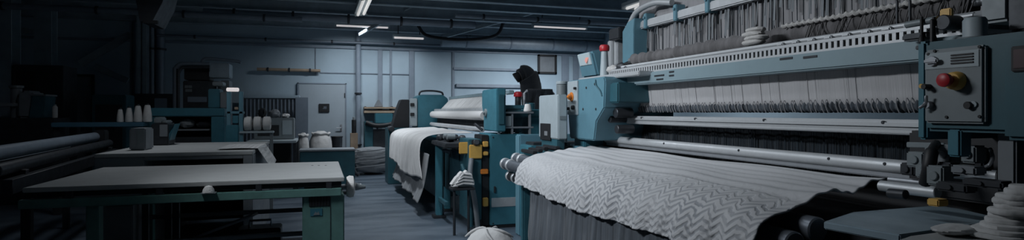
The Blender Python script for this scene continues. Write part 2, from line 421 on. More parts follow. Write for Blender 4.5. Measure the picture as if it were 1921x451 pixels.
# round duct at the top of the back wall
zc = 3.02; t = thing('ceiling_hung_duct', 'fat pale grey round duct along the wall above the small square window', 'duct', (3.2, 13.55, zc))
MB().cyl((2.7, 13.6, zc), (6.8, 13.6, zc), .145, seg=28).obj('duct_body', 'duct', t)
for x in (3.3, 4.4, 5.5, 6.4): MB().cyl((x-.02, 13.6, zc), (x+.02, 13.6, zc), .157, seg=28).obj('duct_band', 'pipe', t)
for x in (3.4, 5.4): MB().box((x-.02, x+.02), (13.58, 13.62), (zc+.13, H-.002), .002).obj('hanger_strap', 'darkmetal', t)
# dark cable trunk box hanging near the camera side of the dark bay
t = thing('ceiling_hung_duct', 'black boxy air duct hanging from the ceiling over the dark bay', 'duct', (-3.4, 8.6, 2.9))
p = atY(240, 0, 9.0); p2 = atY(308, 0, 9.0)
MB().prism([(xY(245, 9.0), H-.01), (xY(335, 9.0), H-.01), (xY(312, 9.0), zY(300, 8, 9.0)), (xY(292, 9.0), zY(290, 46, 9.0)), (xY(270, 9), zY(270, 44, 9))], 'Y', 8.8, 9.5).obj('duct_body', 'darkmetal', t)
MB().box((xY(268, 8.75), xY(296, 8.75)), (8.74, 8.8), (zY(280, 44, 8.75), zY(280, 38, 8.75)), .004).obj('outlet_flange', 'black', t)

# ================================================================ CEILING LIGHTS
LCOL = (.88, .94, 1.0)
def lamp(loc, L, along, label, watts, tubes=2, spread=130, em='tube', w=.22, tilt=0):
    t = thing('ceiling_light', label, 'ceiling light', loc, None)
    x, y, z = loc
    def bx(mb, a, b, c, bv=.004):
        # a along the lamp, b across, c vertical
        if along == 'Y': mb.box((x+b[0], x+b[1]), (y+a[0], y+a[1]), (z+c[0], z+c[1]), bv)
        else: mb.box((x+a[0], x+a[1]), (y+b[0], y+b[1]), (z+c[0], z+c[1]), bv)
    mb = MB(); bx(mb, (-L/2, L/2), (-w/2, w/2), (.03, .09)); mb.obj('housing', 'white', t)
    for e in (-1, 1):
        mb = MB(); bx(mb, (e*L/2-.012, e*L/2+.012), (-w/2, w/2), (-.015, .09)); mb.obj('end_cap', 'white', t)
    for i in range(tubes):
        o = (i-(tubes-1)/2)*w*.48
        a, b = ((x+o, y-L/2+.02, z+.005), (x+o, y+L/2-.02, z+.005)) if along == 'Y' else ((x-L/2+.02, y+o, z+.005), (x+L/2-.02, y+o, z+.005))
        MB().cyl(a, b, .024, seg=14).obj('fluorescent_tube', em, t)
    for e in (-1, 1):
        mb = MB(); bx(mb, (e*L*.35-.01, e*L*.35+.01), (-.01, .01), (.08, H-z-.002), .001); mb.obj('hanger', 'darkmetal', t)
    if watts:
        ld = bpy.data.lights.new('lamp', 'AREA'); ld.shape = 'RECTANGLE'; ld.energy = watts; ld.color = LCOL
        ld.size, ld.size_y = (w, L) if along == 'Y' else (L, w); ld.spread = math.radians(spread)
        lo = bpy.data.objects.new('lamp', ld); C.objects.link(lo); lo.parent = t; lo.location = (0, 0, -.035)
    if along == 'Y': t.rotation_euler.y = -math.radians(tilt)
    else: t.rotation_euler.x = math.radians(tilt)
    return t
pa = atZ(677, 28, 3.1)
lamp((pa.x, pa.y-.8, 3.1), 1.6, 'Y', 'lit twin tube light over the aisle running away from the camera', 32, spread=120, tilt=12)
lamp((pa.x+.1, 6.6, 3.1), 1.6, 'Y', 'added unseen twin tube light high over the rear loom fabric', 29, spread=130, tilt=25)  # extra tilted lamp out of view, added to light the rear loom
lamp((.75, 4.1, 3.1), 1.6, 'Y', 'added unseen fill light high over the aisle facing the front loom', 6, spread=125, tilt=38)  # unseen lamp added to brighten the front loom from the aisle
lamp((-1.5, 3.6, 3.1), 1.6, 'Y', 'added unseen flood light above the green table tilted towards the looms', 50, spread=112, tilt=67).rotation_euler.z = math.radians(13)  # low-angle flood added out of view to reach the upright loom faces
lamp((-1.5, 7.1, 3.1), 1.2, 'Y', 'added weak unseen fill light over the unlit bay of the hall', 11, 1, spread=160)  # weak lamp added out of view to lift the tables in this bay
pb = atZ(1178, 17, 3.1)
lamp((pb.x+.05, pb.y-.75, 3.1), 1.5, 'Y', 'lit twin tube light high behind the front loom with the curtain', 35, w=.34)
def crosslamp(p0, p1, py, z, label, watts, em='glowdim', tilt=0, spread=140):
    c = atZ((p0+p1)/2, py, z); L = abs(xY(p1, c.y)-xY(p0, c.y)); return lamp((c.x, c.y, z), L, 'X', label, watts, 1, em=em, w=.12, tilt=tilt, spread=spread)
crosslamp(1000, 1100, 52, 3.14, 'dim pinkish tube light across the hall near the small square window', 92, tilt=22, spread=137)
crosslamp(630, 730, 50, 3.14, 'dim tube light across the hall in front of the pale door', 24, tilt=20)
crosslamp(738, 796, 72, 3.02, 'dim slim tube light hung low above the rear loom housing', 4, tilt=10)

# ================================================================ FRONT LOOM (near, big)
LO = thing('weaving_loom', 'large pale blue weaving loom with grey yarn curtain and wide white fabric', 'loom', (2.6, 3.2, 0))
NY, FY = 1.62, 4.62              # near and far end of the weaving width
def L(mb, name, mat, parent=LO, **kw): return mb.obj(name, mat, parent, **kw)
# long blue beam
XB = 2.35
zb0, zb1 = zX(1440, 138.6, XB), zX(1440, 108.6, XB)
L(MB().box((XB, XB+.14), (1.56, FY), (zb0, zb1), .008), 'top_beam', 'beamblue')
bp = LO.children[-1] if LO.children else None
beam = [o for o in LO.children if o.name.startswith('top_beam')][0]
for px, py, w in ((1237, 142, .13), (1238, 149, .09), (1260, 135, .06), (1260, 142, .06), (1520, 107, .09), (1475, 110, .09)):
    y = yX(px, XB); z = zX(px, py, XB); L(MB().box((XB-.003, XB+.002), (y-w/2, y+w/2), (z-.006, z+.006), .001), 'printed_marking', 'darkmetal', beam)
y = yX(1700, XB-.0); L(MB().box((XB-.02, XB+.02), (1.6, 1.78), (zb0+.045, zb0+.062), .003), 'label_slot', 'darkmetal', beam)
# perforated strip above the beam (real holes)
xs = XB+.03; zs0, zs1 = zb1+.001, zb1+.062
st = MB(); st.box((xs, xs+.012), (1.6, FY-.05), (zs0, zs0+.013), .001); st.box((xs, xs+.012), (1.6, FY-.05), (zs1-.016, zs1), .001)
y = 1.6
while y < FY-.06:
    st.box((xs+.0015, xs+.0105), (y, y+.018), (zs0+.011, zs1-.014), 0); y += .034
L(st, 'perforated_strip', 'rail')
L(MB().box((xs+.05, xs+.09), (1.6, FY-.05), (zs0-.02, zs1-.004), .003), 'strip_backing', 'black')
L(MB().cyl((xs+.03, 1.6, zs1+.0135), (xs+.03, FY-.02, zs1+.0135), .0135, seg=12), 'strip_edge_tube', 'rail')
for k_ in range(9):
    y = 1.72+k_*.105; L(MB().box((xs-.004, xs+.03), (y, y+.045), (zs1-.004, zs1+.016), .006), 'strip_clamp', 'rail')
# wound roll above the strip: helical wraps
def wound(x, z, r, ya, yb, pitch, amp, name, mat, parent=LO, ph=1):
    def fn(u, v):
        y = ya+(yb-ya)*u; a = 2*PI*v
        rr = r+amp*math.sin(2*PI*(y/pitch)+a*ph)+amp*.5*noise.noise(Vector((y*9, math.cos(a), math.sin(a))))
        return (x+rr*math.cos(a), y, z+rr*math.sin(a))
    mb = MB(); mb.grid(fn, max(40, int((yb-ya)/pitch*10)), 20, ((yb-ya), 1)); return mb.obj(name, mat, parent)
xr = 2.62; zr = zX(1440, 70, xr)
wound(xr, zr-.006, .050, 1.75, FY-.08, .13, .006, 'wound_cloth_roll', 'yarnbrown')
L(MB().cyl((xr, 1.55, zr), (xr, FY+.02, zr), .018), 'roll_axle', 'steel')
wound(2.56, zr+.038, .012, 1.55, 2.75, .04, .005, 'edge_rope', 'yarn')
# threads falling from the roll to the strip
th = MB()
for i in range(45):
    y = 1.66+random.random()*.9; x = 2.56-random.random()*.02; L0 = zr+.02
    th.bar((x+.02, y, L0), (x-.04+random.random()*.02, y+random.uniform(-.012, .012), zs1+.01), .004, .004, 0)
L(th, 'fringe_threads', 'yarnbrown', kind='stuff')
# upper yarn curtain and its rail
xc = 3.0; zr2 = zX(1300, 28, xc)
ya, yb = 1.25, yX(1200, xc)
L(MB().grid(lambda u, v: (xc+.014*math.sin(u*95)+.012*math.sin(u*41+1), ya+(yb-ya)*u, 1.70+(zr2+.3-1.70)*v), 520, 6, (3.4, 1)), 'yarn_curtain', 'curtain', thick=.004)
th = MB()
for i in range(95):
    y = ya+.02+random.random()*(yb-ya-.04); z0 = 1.72; z1 = zr2+.02
    th.bar((xc-.03-random.random()*.02, y, z0), (xc-.035-random.random()*.012, y+random.uniform(-.02, .02), z1), .003+random.random()*.004, .003, 0)
L(th, 'hanging_threads', 'warpdark', kind='stuff')
th = MB()
for i in range(90):
    y = ya+.02+random.random()*(yb-ya-.04); h_ = .05+random.random()*.2
    th.bar((xc-.06, y, zr2-.04-h_), (xc-.05, y+random.uniform(-.01, .01), zr2), .008+random.random()*.01, .003, 0)
L(th, 'rail_shade_tufts', 'clothgrey', kind='stuff')  # grey tufts stand in for the shadow under the curtain rail
L(MB().box((xc-.1, xc-.03), (1.1, yb+.12), (zr2-.03, zr2+.045), .01), 'curtain_rail', 'rail')
rail = [o for o in LO.children if o.name.startswith('curtain_rail')][0]
for px in (1268, 1328, 1212):
    y = yX(px, xc-.1); mb = MB(); mb.box((xc-.115, xc-.02), (y-.025, y+.025), (zr2-.04, zr2+.1), .006); mb.cyl((xc-.115, y, zr2+.06), (xc-.13, y, zr2+.06), .012); L(mb, 'rail_clamp', 'pale', rail)
# far upright post with curved arm
yp0, yp1 = yX(1192, 2.85), yX(1171, 2.85)
L(MB().prism([(yp0, 1.62), (yp1, 1.62), (yp1, 2.14), (yp1-.1, 2.22), (yp0-.02, 2.24), (yp0, 2.14)], 'X', 2.83, 2.98), 'end_post', 'pale')
L(MB().tube(hose([(2.88, yp1-.05, 2.2), (2.88, yp1-.2, 2.31), (2.88, yp1-.5, 2.34), (2.9, yp1-.75, 2.30)], 8), .028), 'curved_arm', 'rail')
mb = MB()
for px, r in ((1148, .05), (1159, .04)):
    y = yX(px, 3.0); mb = MB(); mb.box((2.97, 3.03+r), (y-r, y+r), (1.55, 2.12), .01); L(mb, 'upright_channel', 'rail')
y = yX(1163, 2.98); L(MB().box((2.9, 3.1), (y-.13, y+.1), (2.1, 2.22), .01), 'junction_box', 'darkmetal')
L(MB().tube(hose([(2.7, 5.0, 1.66), (2.7, 4.9, 1.78), (2.8, 4.8, 1.8), (2.98, 4.78, 1.7)], 8), .02), 'cable_loop', 'black')
# white warp sheet below the beam
xw_ = 2.66
L(MB().grid(lambda u, v: (2.49-.03*v+.002*math.sin(u*120), 1.5+(FY-.1-1.5)*u, 1.36+(1.62-1.36)*v), 300, 4, (3, 1)), 'warp_sheet', 'warp', thick=.004)
th = MB()
for i in range(40):
    y = 1.55+random.random()*(FY-.2-1.55); th.bar((2.482, y, 1.385), (2.456, y, 1.6), .0022, .002, 0)
L(th, 'warp_threads', 'warp', kind='stuff')
L(MB().box((2.45, 2.6), (1.5, FY), (zb0+.0, zb0+.04), .005), 'warp_guide', 'cabgrey')
# rope-like heddle bundle
wound(2.5, 1.376, .026, 1.52, FY-.03, .03, .006, 'heddle_bundle', 'under', ph=1)
th = MB()
for i in range(70):
    y = 1.55+i*.042+random.uniform(-.016, .016)
    th.tube(hose([(2.512, y+.015, 1.40), (2.478, y+.008, 1.412), (2.464, y, 1.385), (2.47, y-.01, 1.345)], 4), .0022, 5)
L(th, 'heddle_loops', 'curtain', kind='stuff')
# upper satin rail with lip
XR = 2.42
zt_, zb_ = zX(1440, 221.3, XR), zX(1440, 236, XR)
L(MB().box((XR, XR+.06), (1.47, FY+.05), (zb_, zt_), .014).box((XR+.012, XR+.05), (1.47, FY+.05), (zb_-.02, zb_+.003), .004), 'reed_rail', 'rail')
rr_ = [o for o in LO.children if o.name.startswith('reed_rail')][0]
for y in (2.0, 2.75, 3.4, 4.1): L(MB().cyl((XR-.003, y, zt_-.014), (XR+.01, y, zt_-.014), .008, seg=10), 'screw', 'darkmetal', rr_)
# dark reed of threads below
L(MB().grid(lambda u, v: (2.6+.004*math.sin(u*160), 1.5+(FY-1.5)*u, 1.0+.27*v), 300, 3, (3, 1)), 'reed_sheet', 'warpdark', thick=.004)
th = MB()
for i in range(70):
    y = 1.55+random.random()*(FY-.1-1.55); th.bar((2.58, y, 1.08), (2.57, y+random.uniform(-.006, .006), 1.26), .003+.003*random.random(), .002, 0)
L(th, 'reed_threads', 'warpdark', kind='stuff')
L(MB().cyl((2.56, 1.5, 1.245), (2.56, FY, 1.245), .005, seg=8), 'reed_wire', 'steel')
# breast roller with flat strip
XC = 2.40; zc_ = zX(1440, 280, XC)
L(MB().cyl((XC, 1.5, zc_-.03), (XC, FY+.03, zc_-.03), .031, seg=24), 'breast_roller', 'rail')
L(MB().box((XC-.01, XC+.05), (1.52, FY+.02), (zc_-.083, zc_-.055), .005), 'roller_bar', 'steel')
br_ = [o for o in LO.children if o.name.startswith('breast_roller')][0]
for y in (1.95, 2.25, 2.9, 3.7): L(MB().cyl((XC-.034, y, zc_-.02), (XC-.02, y, zc_-.02), .007, seg=8), 'rivet', 'darkmetal', br_)
L(MB().box((XC-.02, XC+.3), (FY+.02, FY+.12), (.75, 1.3), .01), 'roller_bracket', 'darkmetal')
# far drive housing (pale blue), its switch plate and pale electrics box
xh = 2.15; ya_, yb_ = yX(1135, xh), yX(1066, xh)
zt2, zb2 = zX(1066, 152, xh), zX(1090, 262, xh)
L(MB().prism([(yb_, zt2), (ya_+.02, zt2+.0), (ya_, zt2-.04), (ya_+.02, 1.38), (ya_+.16, 1.27), (ya_+.2, zb2), (yb_-.03, zb2), (yb_, 1.3)], 'X', xh, 2.75, .01), 'drive_housing', 'pale')
hs = [o for o in LO.children if o.name.startswith('drive_housing')][0]
y0_ = yX(1085.5, xh); sp = MB().box((xh-.012, xh+.002), (y0_, yb_-.006), (zX(1075, 216, xh), zt2-.008), .004)
L(sp, 'switch_plate', 'white', hs)
yk = yX(1075, xh); zk = zX(1075, 182, xh)
L(MB().cyl((xh-.012, yk, zk), (xh-.02, yk, zk), .042).cyl((xh-.02, yk, zk), (xh-.045, yk, zk), .026).box((xh-.06, xh-.04), (yk-.035, yk+.035), (zk-.01, zk+.01), .004), 'rotary_switch', 'orange', hs)
for px, py, r in ((1070, 204, .014), (1079, 202, .02), (1083, 166, .012)):
    yk, zk = yX(px, xh), zX(px, py, xh); L(MB().cyl((xh-.01, yk, zk), (xh-.035, yk, zk), r), 'push_button', 'black', hs)
mk = MB()
for px, py in ((1116, 158), (1100, 165), (1118, 205), (1094, 205)):
    yk, zk = yX(px, xh), zX(px, py, xh); mk.cyl((xh-.004, yk, zk), (xh+.004, yk, zk), .011, seg=10)
L(mk, 'cover_screw', 'darkmetal', hs)
L(MB().tube(hose([(xh-.004, yX(1118, xh), zX(1118, 150, xh)), (xh-.01, yX(1120, xh), zX(1120, 160, xh)), (xh-.008, yX(1127, xh), zX(1127, 170, xh)), (xh-.004, yX(1130, xh), zX(1130, 180, xh))], 6), .006, 8), 'seam_cable', 'tealdark', hs)
L(MB().box((2.2, 2.7), (4.68, yb_-.02), (.75, zb2+.02), .01), 'housing_pedestal', 'teal')
L(MB().box((2.2, 2.7), (ya_-.12, ya_+.1), (1.42, 1.58), .01), 'gear_cover', 'tealdark')
mb = MB()
for dy, dz, r in ((0, 0, .04), (.1, -.05, .03), (-.02, -.13, .035)): mb.cyl((2.25, ya_+.02+dy, 1.42+dz-.08), (2.4, ya_+.02+dy, 1.42+dz-.08), r)
L(mb, 'drive_gears', 'darkmetal')
xe = 1.95; ye0, ye1 = yX(1047, xe), yX(1011, xe); zt3 = zX(1011, 180, xe); zm3 = zX(1047, 262, xe)
L(MB().box((xe, 2.035), (ye0, ye1), (zm3, zt3), .008), 'electrics_box', 'white')
eb = [o for o in LO.children if o.name.startswith('electrics_box')][0]
L(MB().box((xe-.004, xe+.002), (yX(1033, xe), yX(1014, xe)), (zX(1023, 263, xe), zX(1023, 232, xe)), .003), 'cable_recess', 'black', eb)
L(MB().box((xe-.006, xe+.002), (yX(1028, xe), yX(1022, xe)), (zX(1025, 255, xe), zX(1025, 246, xe)), .002), 'socket', 'steel', eb)
L(MB().box((xe+.015, 2.03), (ye0-.006, ye0+.004), (zX(1055, 225, 2.0), zX(1055, 218, 2.0)), .002), 'grey_label', 'panel', eb)
L(MB().box((1.96, 2.03), (ye0+.04, ye1-.04), (.0, zm3+.01), .006), 'box_stand', 'tealdark')
# screen on an arm, red beacon on white post, spools above the housing
def monitor(parent):
    c = atX(1106, 119, 2.55)
    mb = MB(); mb.box((c.x-.03, c.x+.1), (c.y-.17, c.y+.19), (c.z-.13, c.z+.12), .02, 0, (0, -.25)); L(mb, 'monitor_case', 'pale', parent)
    mc = [o for o in LO.children if o.name.startswith('monitor_case')][0]
    mb = MB(); mb.box((c.x-.052, c.x-.035), (c.y-.12, c.y+.15), (c.z-.02, c.z+.10), .004, 0, (0, -.25)); L(mb, 'screen', 'screen', mc)
    mb = MB(); mb.bar((c.x-.053, c.y-.02, c.z+.01), (c.x-.052, c.y-.09, c.z+.085), .006, .05, .001); L(mb, 'screen_graphic', 'screenred', mc)
    mb = MB(); mb.cyl((c.x+.04, c.y, 1.6), (c.x+.04, c.y, c.z-.1), .03); L(mb, 'monitor_arm', 'darkmetal', parent)
    return c
cm = monitor(LO)
pbk = atX(1134, 95, 2.45); yq = pbk.y
L(MB().cyl((2.45, yq, 1.6), (2.45, yq, pbk.z), .045, .03), 'beacon_post', 'white')
L(MB().lathe((2.45, yq, pbk.z-.005), [(0, 0), (.042, 0), (.046, .012), (.046, .04), (.038, .055), (0, .058)], 20), 'beacon', 'red')
for i, (px, py, r, rz) in enumerate(((1150, 128, .05, .035), (1165, 124, .035, .04), (1178, 126, .03, .03))):
    p = atX(px, py, 2.42); L(MB().blob((p.x, p.y, p.z-.01), (r, r*1.6, rz), .15, 2, 20, 1, i), 'yarn_wad', 'yarn' if i == 0 else 'darkmetal')
L(MB().box((2.25, 2.6), (ya_-.35, yb_), (zt2-.01, zt2+.025), .006), 'housing_ledge', 'rail')
# folded bundle of cloth on the beam (own thing below)
# side frames and feet
mb = MB(); mb.box((2.45, 3.1), (FY+.05, FY+.2), (0, 1.62), .012); L(mb, 'far_side_frame', 'teal')
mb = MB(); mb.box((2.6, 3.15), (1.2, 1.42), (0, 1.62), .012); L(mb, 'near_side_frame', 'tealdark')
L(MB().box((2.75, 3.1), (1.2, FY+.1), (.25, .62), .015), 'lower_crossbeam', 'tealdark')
L(MB().box((2.98, 3.1), (1.22, 1.34), (1.6, 2.6), .01), 'near_upright', 'cabgrey')
L(MB().box((3.0, 3.1), (yp1-.05, yp1+.05), (1.5, 2.25), .01), 'far_upright', 'cabgrey')
# dark cloth beams (rollers) under the fabric, sticking out at both ends
for x, z, r in ((1.80, .90, .048), (1.69, .85, .05), (1.74, .73, .045)):
    L(MB().cyl((x, 1.755, z), (x, 5.36, z), r, seg=24), 'cloth_roller', 'darkmetal' if z < .75 else 'rollmetal')
    for yy in (5.2, 5.36): L(MB().cyl((x, yy-.02, z), (x, yy+.02, z), r*1.12, seg=24), 'roller_collar', 'rail')
L(MB().box((1.84, 1.98), (5.28, 5.36), (.0, .96), .015), 'roller_stand', 'tealdark')
L(MB().box((1.64, 1.90), (1.68, 1.75), (.0, .80), .015), 'roller_stand', 'tealdark')
for x, z in ((2.0, 1.02), (2.12, 1.05)): L(MB().box((x, x+.06), (FY+.03, 5.1), (z-.05, z), .006), 'side_rail', 'darkmetal' if x < 2.05 else 'pale')
mb = MB()
for i in range(6): mb.box((1.72+.07*i, 1.76+.07*i), (4.68+.05*(i % 3), 5.0), (.985+.012*i, 1.015+.012*i), .005)
L(mb, 'slatted_guard', 'darkmetal')
# near end: white round bar, bracket blocks, linkage
pA, pB = atX(1652, 349, 2.15), atX(1760, 362, 2.15)
L(MB().cyl(pA, pB, .022, seg=20), 'round_bar', 'rail')
L(MB().cyl(atX(1668, 337, 2.3), atX(1735, 344, 2.3), .013, seg=12), 'thin_bar', 'steel')
L(MB().cyl(atX(1668, 363, 2.0), atX(1700, 366, 2.0), .018, seg=12), 'short_bar', 'darkmetal')
for px, py, w, h_, X, m_ in ((1715, 300, .07, .06, 2.22, 'panel'), (1745, 283, .05, .05, 2.2, 'panel'), (1770, 290, .05, .07, 2.15, 'cabgrey'), (1752, 330, .06, .07, 2.05, 'panel'), (1815, 290, .05, .06, 2.1, 'panel'), (1805, 320, .08, .03, 2.02, 'cabgrey'),
                           (1727, 322, .05, .05, 2.18, 'panel'), (1700, 318, .06, .05, 2.25, 'darkmetal'), (1782, 352, .1, .03, 1.98, 'darkmetal'), (1840, 345, .12, .025, 1.98, 'darkmetal'), (1770, 318, .05, .05, 2.1, 'darkmetal'), (1835, 300, .03, .08, 2.2, 'darkmetal')):
    p = atX(px, py, X); mb = MB(); mb.box((X, X+.06), (p.y-w/2, p.y+w/2), (p.z-h_/2, p.z+h_/2), .006); mb.cyl((X-.008, p.y, p.z), (X+.01, p.y, p.z), min(w, h_)*.28, seg=12); L(mb, 'linkage_block', m_)
L(MB().tube(hose([atX(1735, 345, 2.1), atX(1742, 315, 2.08), atX(1748, 285, 2.1), atX(1756, 270, 2.15)], 6), [.02]*6+[.022]*7+[.016]*6, 10), 'curved_lever', 'black')
L(MB().bar(atX(1702, 272, 2.24), atX(1772, 274, 2.2), .012, .022), 'link_bar', 'panel')
L(MB().tube(hose([atX(1842, 315, 2.1), atX(1856, 310, 2.06), atX(1862, 296, 2.1), atX(1858, 280, 2.15)], 6), .006, 8), 'thin_cable', 'steel')
p = atX(1757, 380, 1.97); L(MB().box((1.95, 2.0), (p.y-.02, p.y+.02), (p.z-.012, p.z+.012), .004), 'yellow_tag', 'yellow')
L(MB().box((2.38, 2.58), (.7, 1.85), (1.0, 1.27), .01), 'void_backing', 'black')  # black box stands in for the dark void behind the linkage
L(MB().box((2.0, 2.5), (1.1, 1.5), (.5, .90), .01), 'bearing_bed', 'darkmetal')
L(MB().box((1.97, 2.6), (1.52, 4.5), (.3, .90), .01), 'dark_interior', 'black')  # solid black fill for the shaded space under the fabric
L(MB().box((2.63, 2.68), (1.45, 4.6), (.3, 1.3), .006), 'dark_rear_sheet', 'black')  # black sheet added to keep the gap behind the bars dark
# near control housing with panel
xq = 2.0; yn0, yn1 = .62, yX(1716, xq)
zt4, zb4 = zX(1850, 66, xq), zX(1850, 250, xq)
L(MB().box((xq, 2.6), (yn0, yX(1733, xq)), (zb4, zt4), .012), 'control_housing', 'tealdark')
ch = [o for o in LO.children if o.name.startswith('control_housing')][0]
L(MB().box((xq+.01, 2.5), (yX(1733, xq), yn1), (zX(1722, 262, xq), zX(1722, 78, xq)), .008), 'housing_flange', 'teal', ch)
L(MB().box((xq-.05, xq+.01), (yn0, yX(1880, xq-.05)), (zX(1890, 262, xq), zX(1890, 76, xq-.05)), .012), 'screen_cabinet', 'tealdark', ch)
xs_ = xq-.05; L(MB().box((xs_-.008, xs_+.002), (yX(1960, xs_), yX(1899, xs_)), (zX(1905, 135, xs_), zX(1905, 87, xs_)), .004), 'screen_bezel', 'black', ch)
L(MB().box((xs_-.011, xs_-.006), (yX(1950, xs_), yX(1905, xs_)), (zX(1910, 129, xs_), zX(1910, 93, xs_)), .002), 'screen', 'screendim', ch)
L(MB().box((xq+.002, xq+.06), (yX(1800, xq), yX(1775, xq)), (1.20, zb4+.01), .006), 'support_column', 'teal')
L(MB().box((xq+.06, xq+.3), (yX(1880, xq), yX(1845, xq)), (.99, zb4+.01), .006), 'support_column', 'cabgrey')
xp_ = xq-.022; yp0_, yp1_ = yX(1846, xp_), yX(1733, xp_); zp1, zp0 = zX(1790, 89, xp_), zX(1790, 232, xp_)
L(MB().box((xp_, xq+.002), (yp0_, yp1_), (zp0, zp1), .012), 'control_panel', 'panel')
cp = [o for o in LO.children if o.name.startswith('control_panel')][0]
pc = lambda px, py: atX(px, py, xp_)
mb = MB(); mb.box((xp_-.003, xp_+.002), (yX(1838, xp_), yX(1736, xp_)), (zX(1787, 128, xp_), zX(1787, 97, xp_)), .002); L(mb, 'label_plate', 'white', cp)
mb = MB()
for i in range(4):
    z = zX(1806, 102.5+i*5.2, xp_); mb.box((xp_-.006, xp_+.001), (yX(1828, xp_), yX(1785, xp_)), (z-.0028, z+.0028), .001)
L(mb, 'vent_slot', 'black', cp)
c = pc(1796, 152); mb = MB(); mb.cyl((xp_, c.y, c.z), (xp_-.028, c.y+.0, c.z), .031, .028, 28); L(mb, 'emergency_stop_collar', 'yellow', cp)
c = pc(1793, 151); mb = MB(); mb.lathe((xp_-.026, c.y, c.z), [(0, 0), (.014, 0), (.014, .012), (.021, .016), (.023, .024), (.022, .033), (.016, .037), (0, .038)], 28, Vector((-1, 0, 0)).to_track_quat('Z', 'Y')); L(mb, 'emergency_stop_button', 'red', cp)
c = pc(1752, 115); mb = MB(); mb.cyl((xp_, c.y, c.z), (xp_-.012, c.y, c.z), .017); mb.box((xp_-.024, xp_-.01), (c.y-.026, c.y+.02), (c.z-.008, c.z+.008), .004); L(mb, 'key_switch', 'steel', cp)
c = pc(1744, 163); mb = MB(); mb.cyl((xp_, c.y, c.z), (xp_-.03, c.y, c.z), .009); L(mb, 'toggle_switch', 'black', cp)
c = pc(1736, 162); mb = MB(); mb.cyl((xp_-.004, c.y, c.z), (xp_-.022, c.y, c.z), .008); L(mb, 'toggle_cap', 'yellow', cp)
c = pc(1745, 197); mb = MB(); mb.cyl((xp_, c.y, c.z), (xp_-.02, c.y, c.z), .013); mb.bar((xp_-.018, c.y, c.z+.004), (xp_-.03, c.y+.018, c.z-.012), .012, .01); mb.bar((xp_-.018, c.y, c.z), (xp_-.024, c.y-.004, c.z+.032), .01, .008); L(mb, 'lever_switch', 'steel', cp)
c = pc(1820, 198); mb = MB(); mb.cyl((xp_, c.y, c.z), (xp_-.016, c.y, c.z), .012); L(mb, 'push_button', 'black', cp)
c = pc(1828, 196); mb = MB(); mb.cyl((xp_-.001, c.y, c.z), (xp_-.006, c.y, c.z), .010); L(mb, 'indicator', 'white', cp)
for px, py in ((1754, 96), (1838, 88), (1776, 220), (1838, 219), (1742, 102)):
    c = pc(px, py); L(MB().cyl((xp_-.004, c.y, c.z), (xp_+.002, c.y, c.z), .005, seg=10), 'screw', 'black', cp)
# clutter on top of the near housing
zq = zt4
def topbox(px0, px1, py0, py1, X, d_, mat, name, bev=.008):
    L(MB().box((X, X+d_), (yX(px1, X), yX(px0, X)), (zX((px0+px1)/2, py1, X), zX((px0+px1)/2, py0, X)), bev), name, mat)
c = atX(1829, 40, 2.2)
L(MB().lathe((2.2, c.y, zq-.02), [(0, 0), (.045, 0), (.045, .03), (.036, .045), (.036, .1), (.03, .11), (0, .11)], 20), 'filter_cup', 'white')
L(MB().cyl((2.2, c.y, zq), (2.2, c.y, zq+.02), .055), 'cup_flange', 'panel')
topbox(1838, 1892, -40, 42, 2.35, .25, 'panel', 'motor_cover', .012)
topbox(1740, 1850, 26, 60, 2.4, .2, 'cabgrey', 'gear_rail')
topbox(1890, 1990, -60, 55, 2.3, .3, 'darkmetal', 'dark_cover')
topbox(1762, 1783, 16, 36, 2.3, .02, 'yellow', 'yellow_plate', .004)
topbox(1690, 1735, 62, 76, 2.28, .05, 'darkmetal', 'end_clip')
c = atX(1768, 42, 2.28); L(MB().cyl((2.28, c.y, c.z), (2.36, c.y, c.z), .03), 'feed_wheel', 'darkmetal')
c = atX(1745, 58, 2.26); L(MB().bar((2.27, c.y, zq-.01), (2.27, c.y, zq+.12), .012, .014), 'guide_pin', 'black')
L(MB().cyl(atX(1700, 47, 2.3), atX(1760, 36, 2.3), .014), 'guide_tube', 'panel')
for px in (1729, 1752):
    a = atX(px, 80, 2.28); b = atX(px, 32, 2.28); L(MB().cyl(a, b, .006).cyl(a+Vector((0, 0, .002)), a+Vector((0, 0, .03)), .013, .007), 'guide_pin', 'black')
for px in (1683, 1707):
    a, b = atX(px, 60, 2.45), atX(px, 0, 2.45); L(MB().bar(a, b, .01, .012), 'thread_guide', 'darkmetal')
L(MB().cyl(atX(1500, 46, 2.7), atX(1800, -12, 2.7), .012), 'thread_bar', 'rail')

# near work plates
def quad_slab(pts, z0, z1, name, mat, parent):
    return MB().prism([(p.x, p.y) for p in pts], 'Z', z0, z1, .004).obj(name, mat, parent)
zP = .955
pts = [atZ(1545, 416, zP), atZ(1688, 441, zP), atZ(1890, 413, zP), atZ(1770, 385, zP), atZ(1600, 398, zP)]
WP = thing('side_table', 'blue grey steel work plate at the near end of the front loom', 'table', (1.7, 1.3, 0))
quad_slab(pts, zP-.028, zP, 'table_plate', paint('blue_grey_plate', (.30, .39, .45), .4, .2, .2, 6), WP)
for lx, ly in ((1.72, 1.42), (1.9, 1.36)):
    MB().box((lx-.025, lx+.025), (ly-.025, ly+.025), (0, zP-.026), .004).obj('leg', 'darkmetal', WP)
zP2 = .985
pts2 = [atZ(1680, 452, zP2), atZ(1706, 443, zP2), atZ(1820, 428, zP2), atZ(1960, 428, zP2), atZ(2050, 470, zP2), atZ(1850, 520, zP2)]
W2 = thing('side_table', 'pale work shelf carrying the folded cloth bundle by the control panel', 'table', (1.6, 1.0, 0))
quad_slab(pts2, zP2-.025, zP2, 'table_plate', 'laminate', W2)
cc = sum(pts2, Vector())/len(pts2)
MB().box((cc.x-.03, cc.x+.03), (cc.y-.03, cc.y+.03), (0, zP2-.024), .004).obj('leg', 'darkmetal', W2)

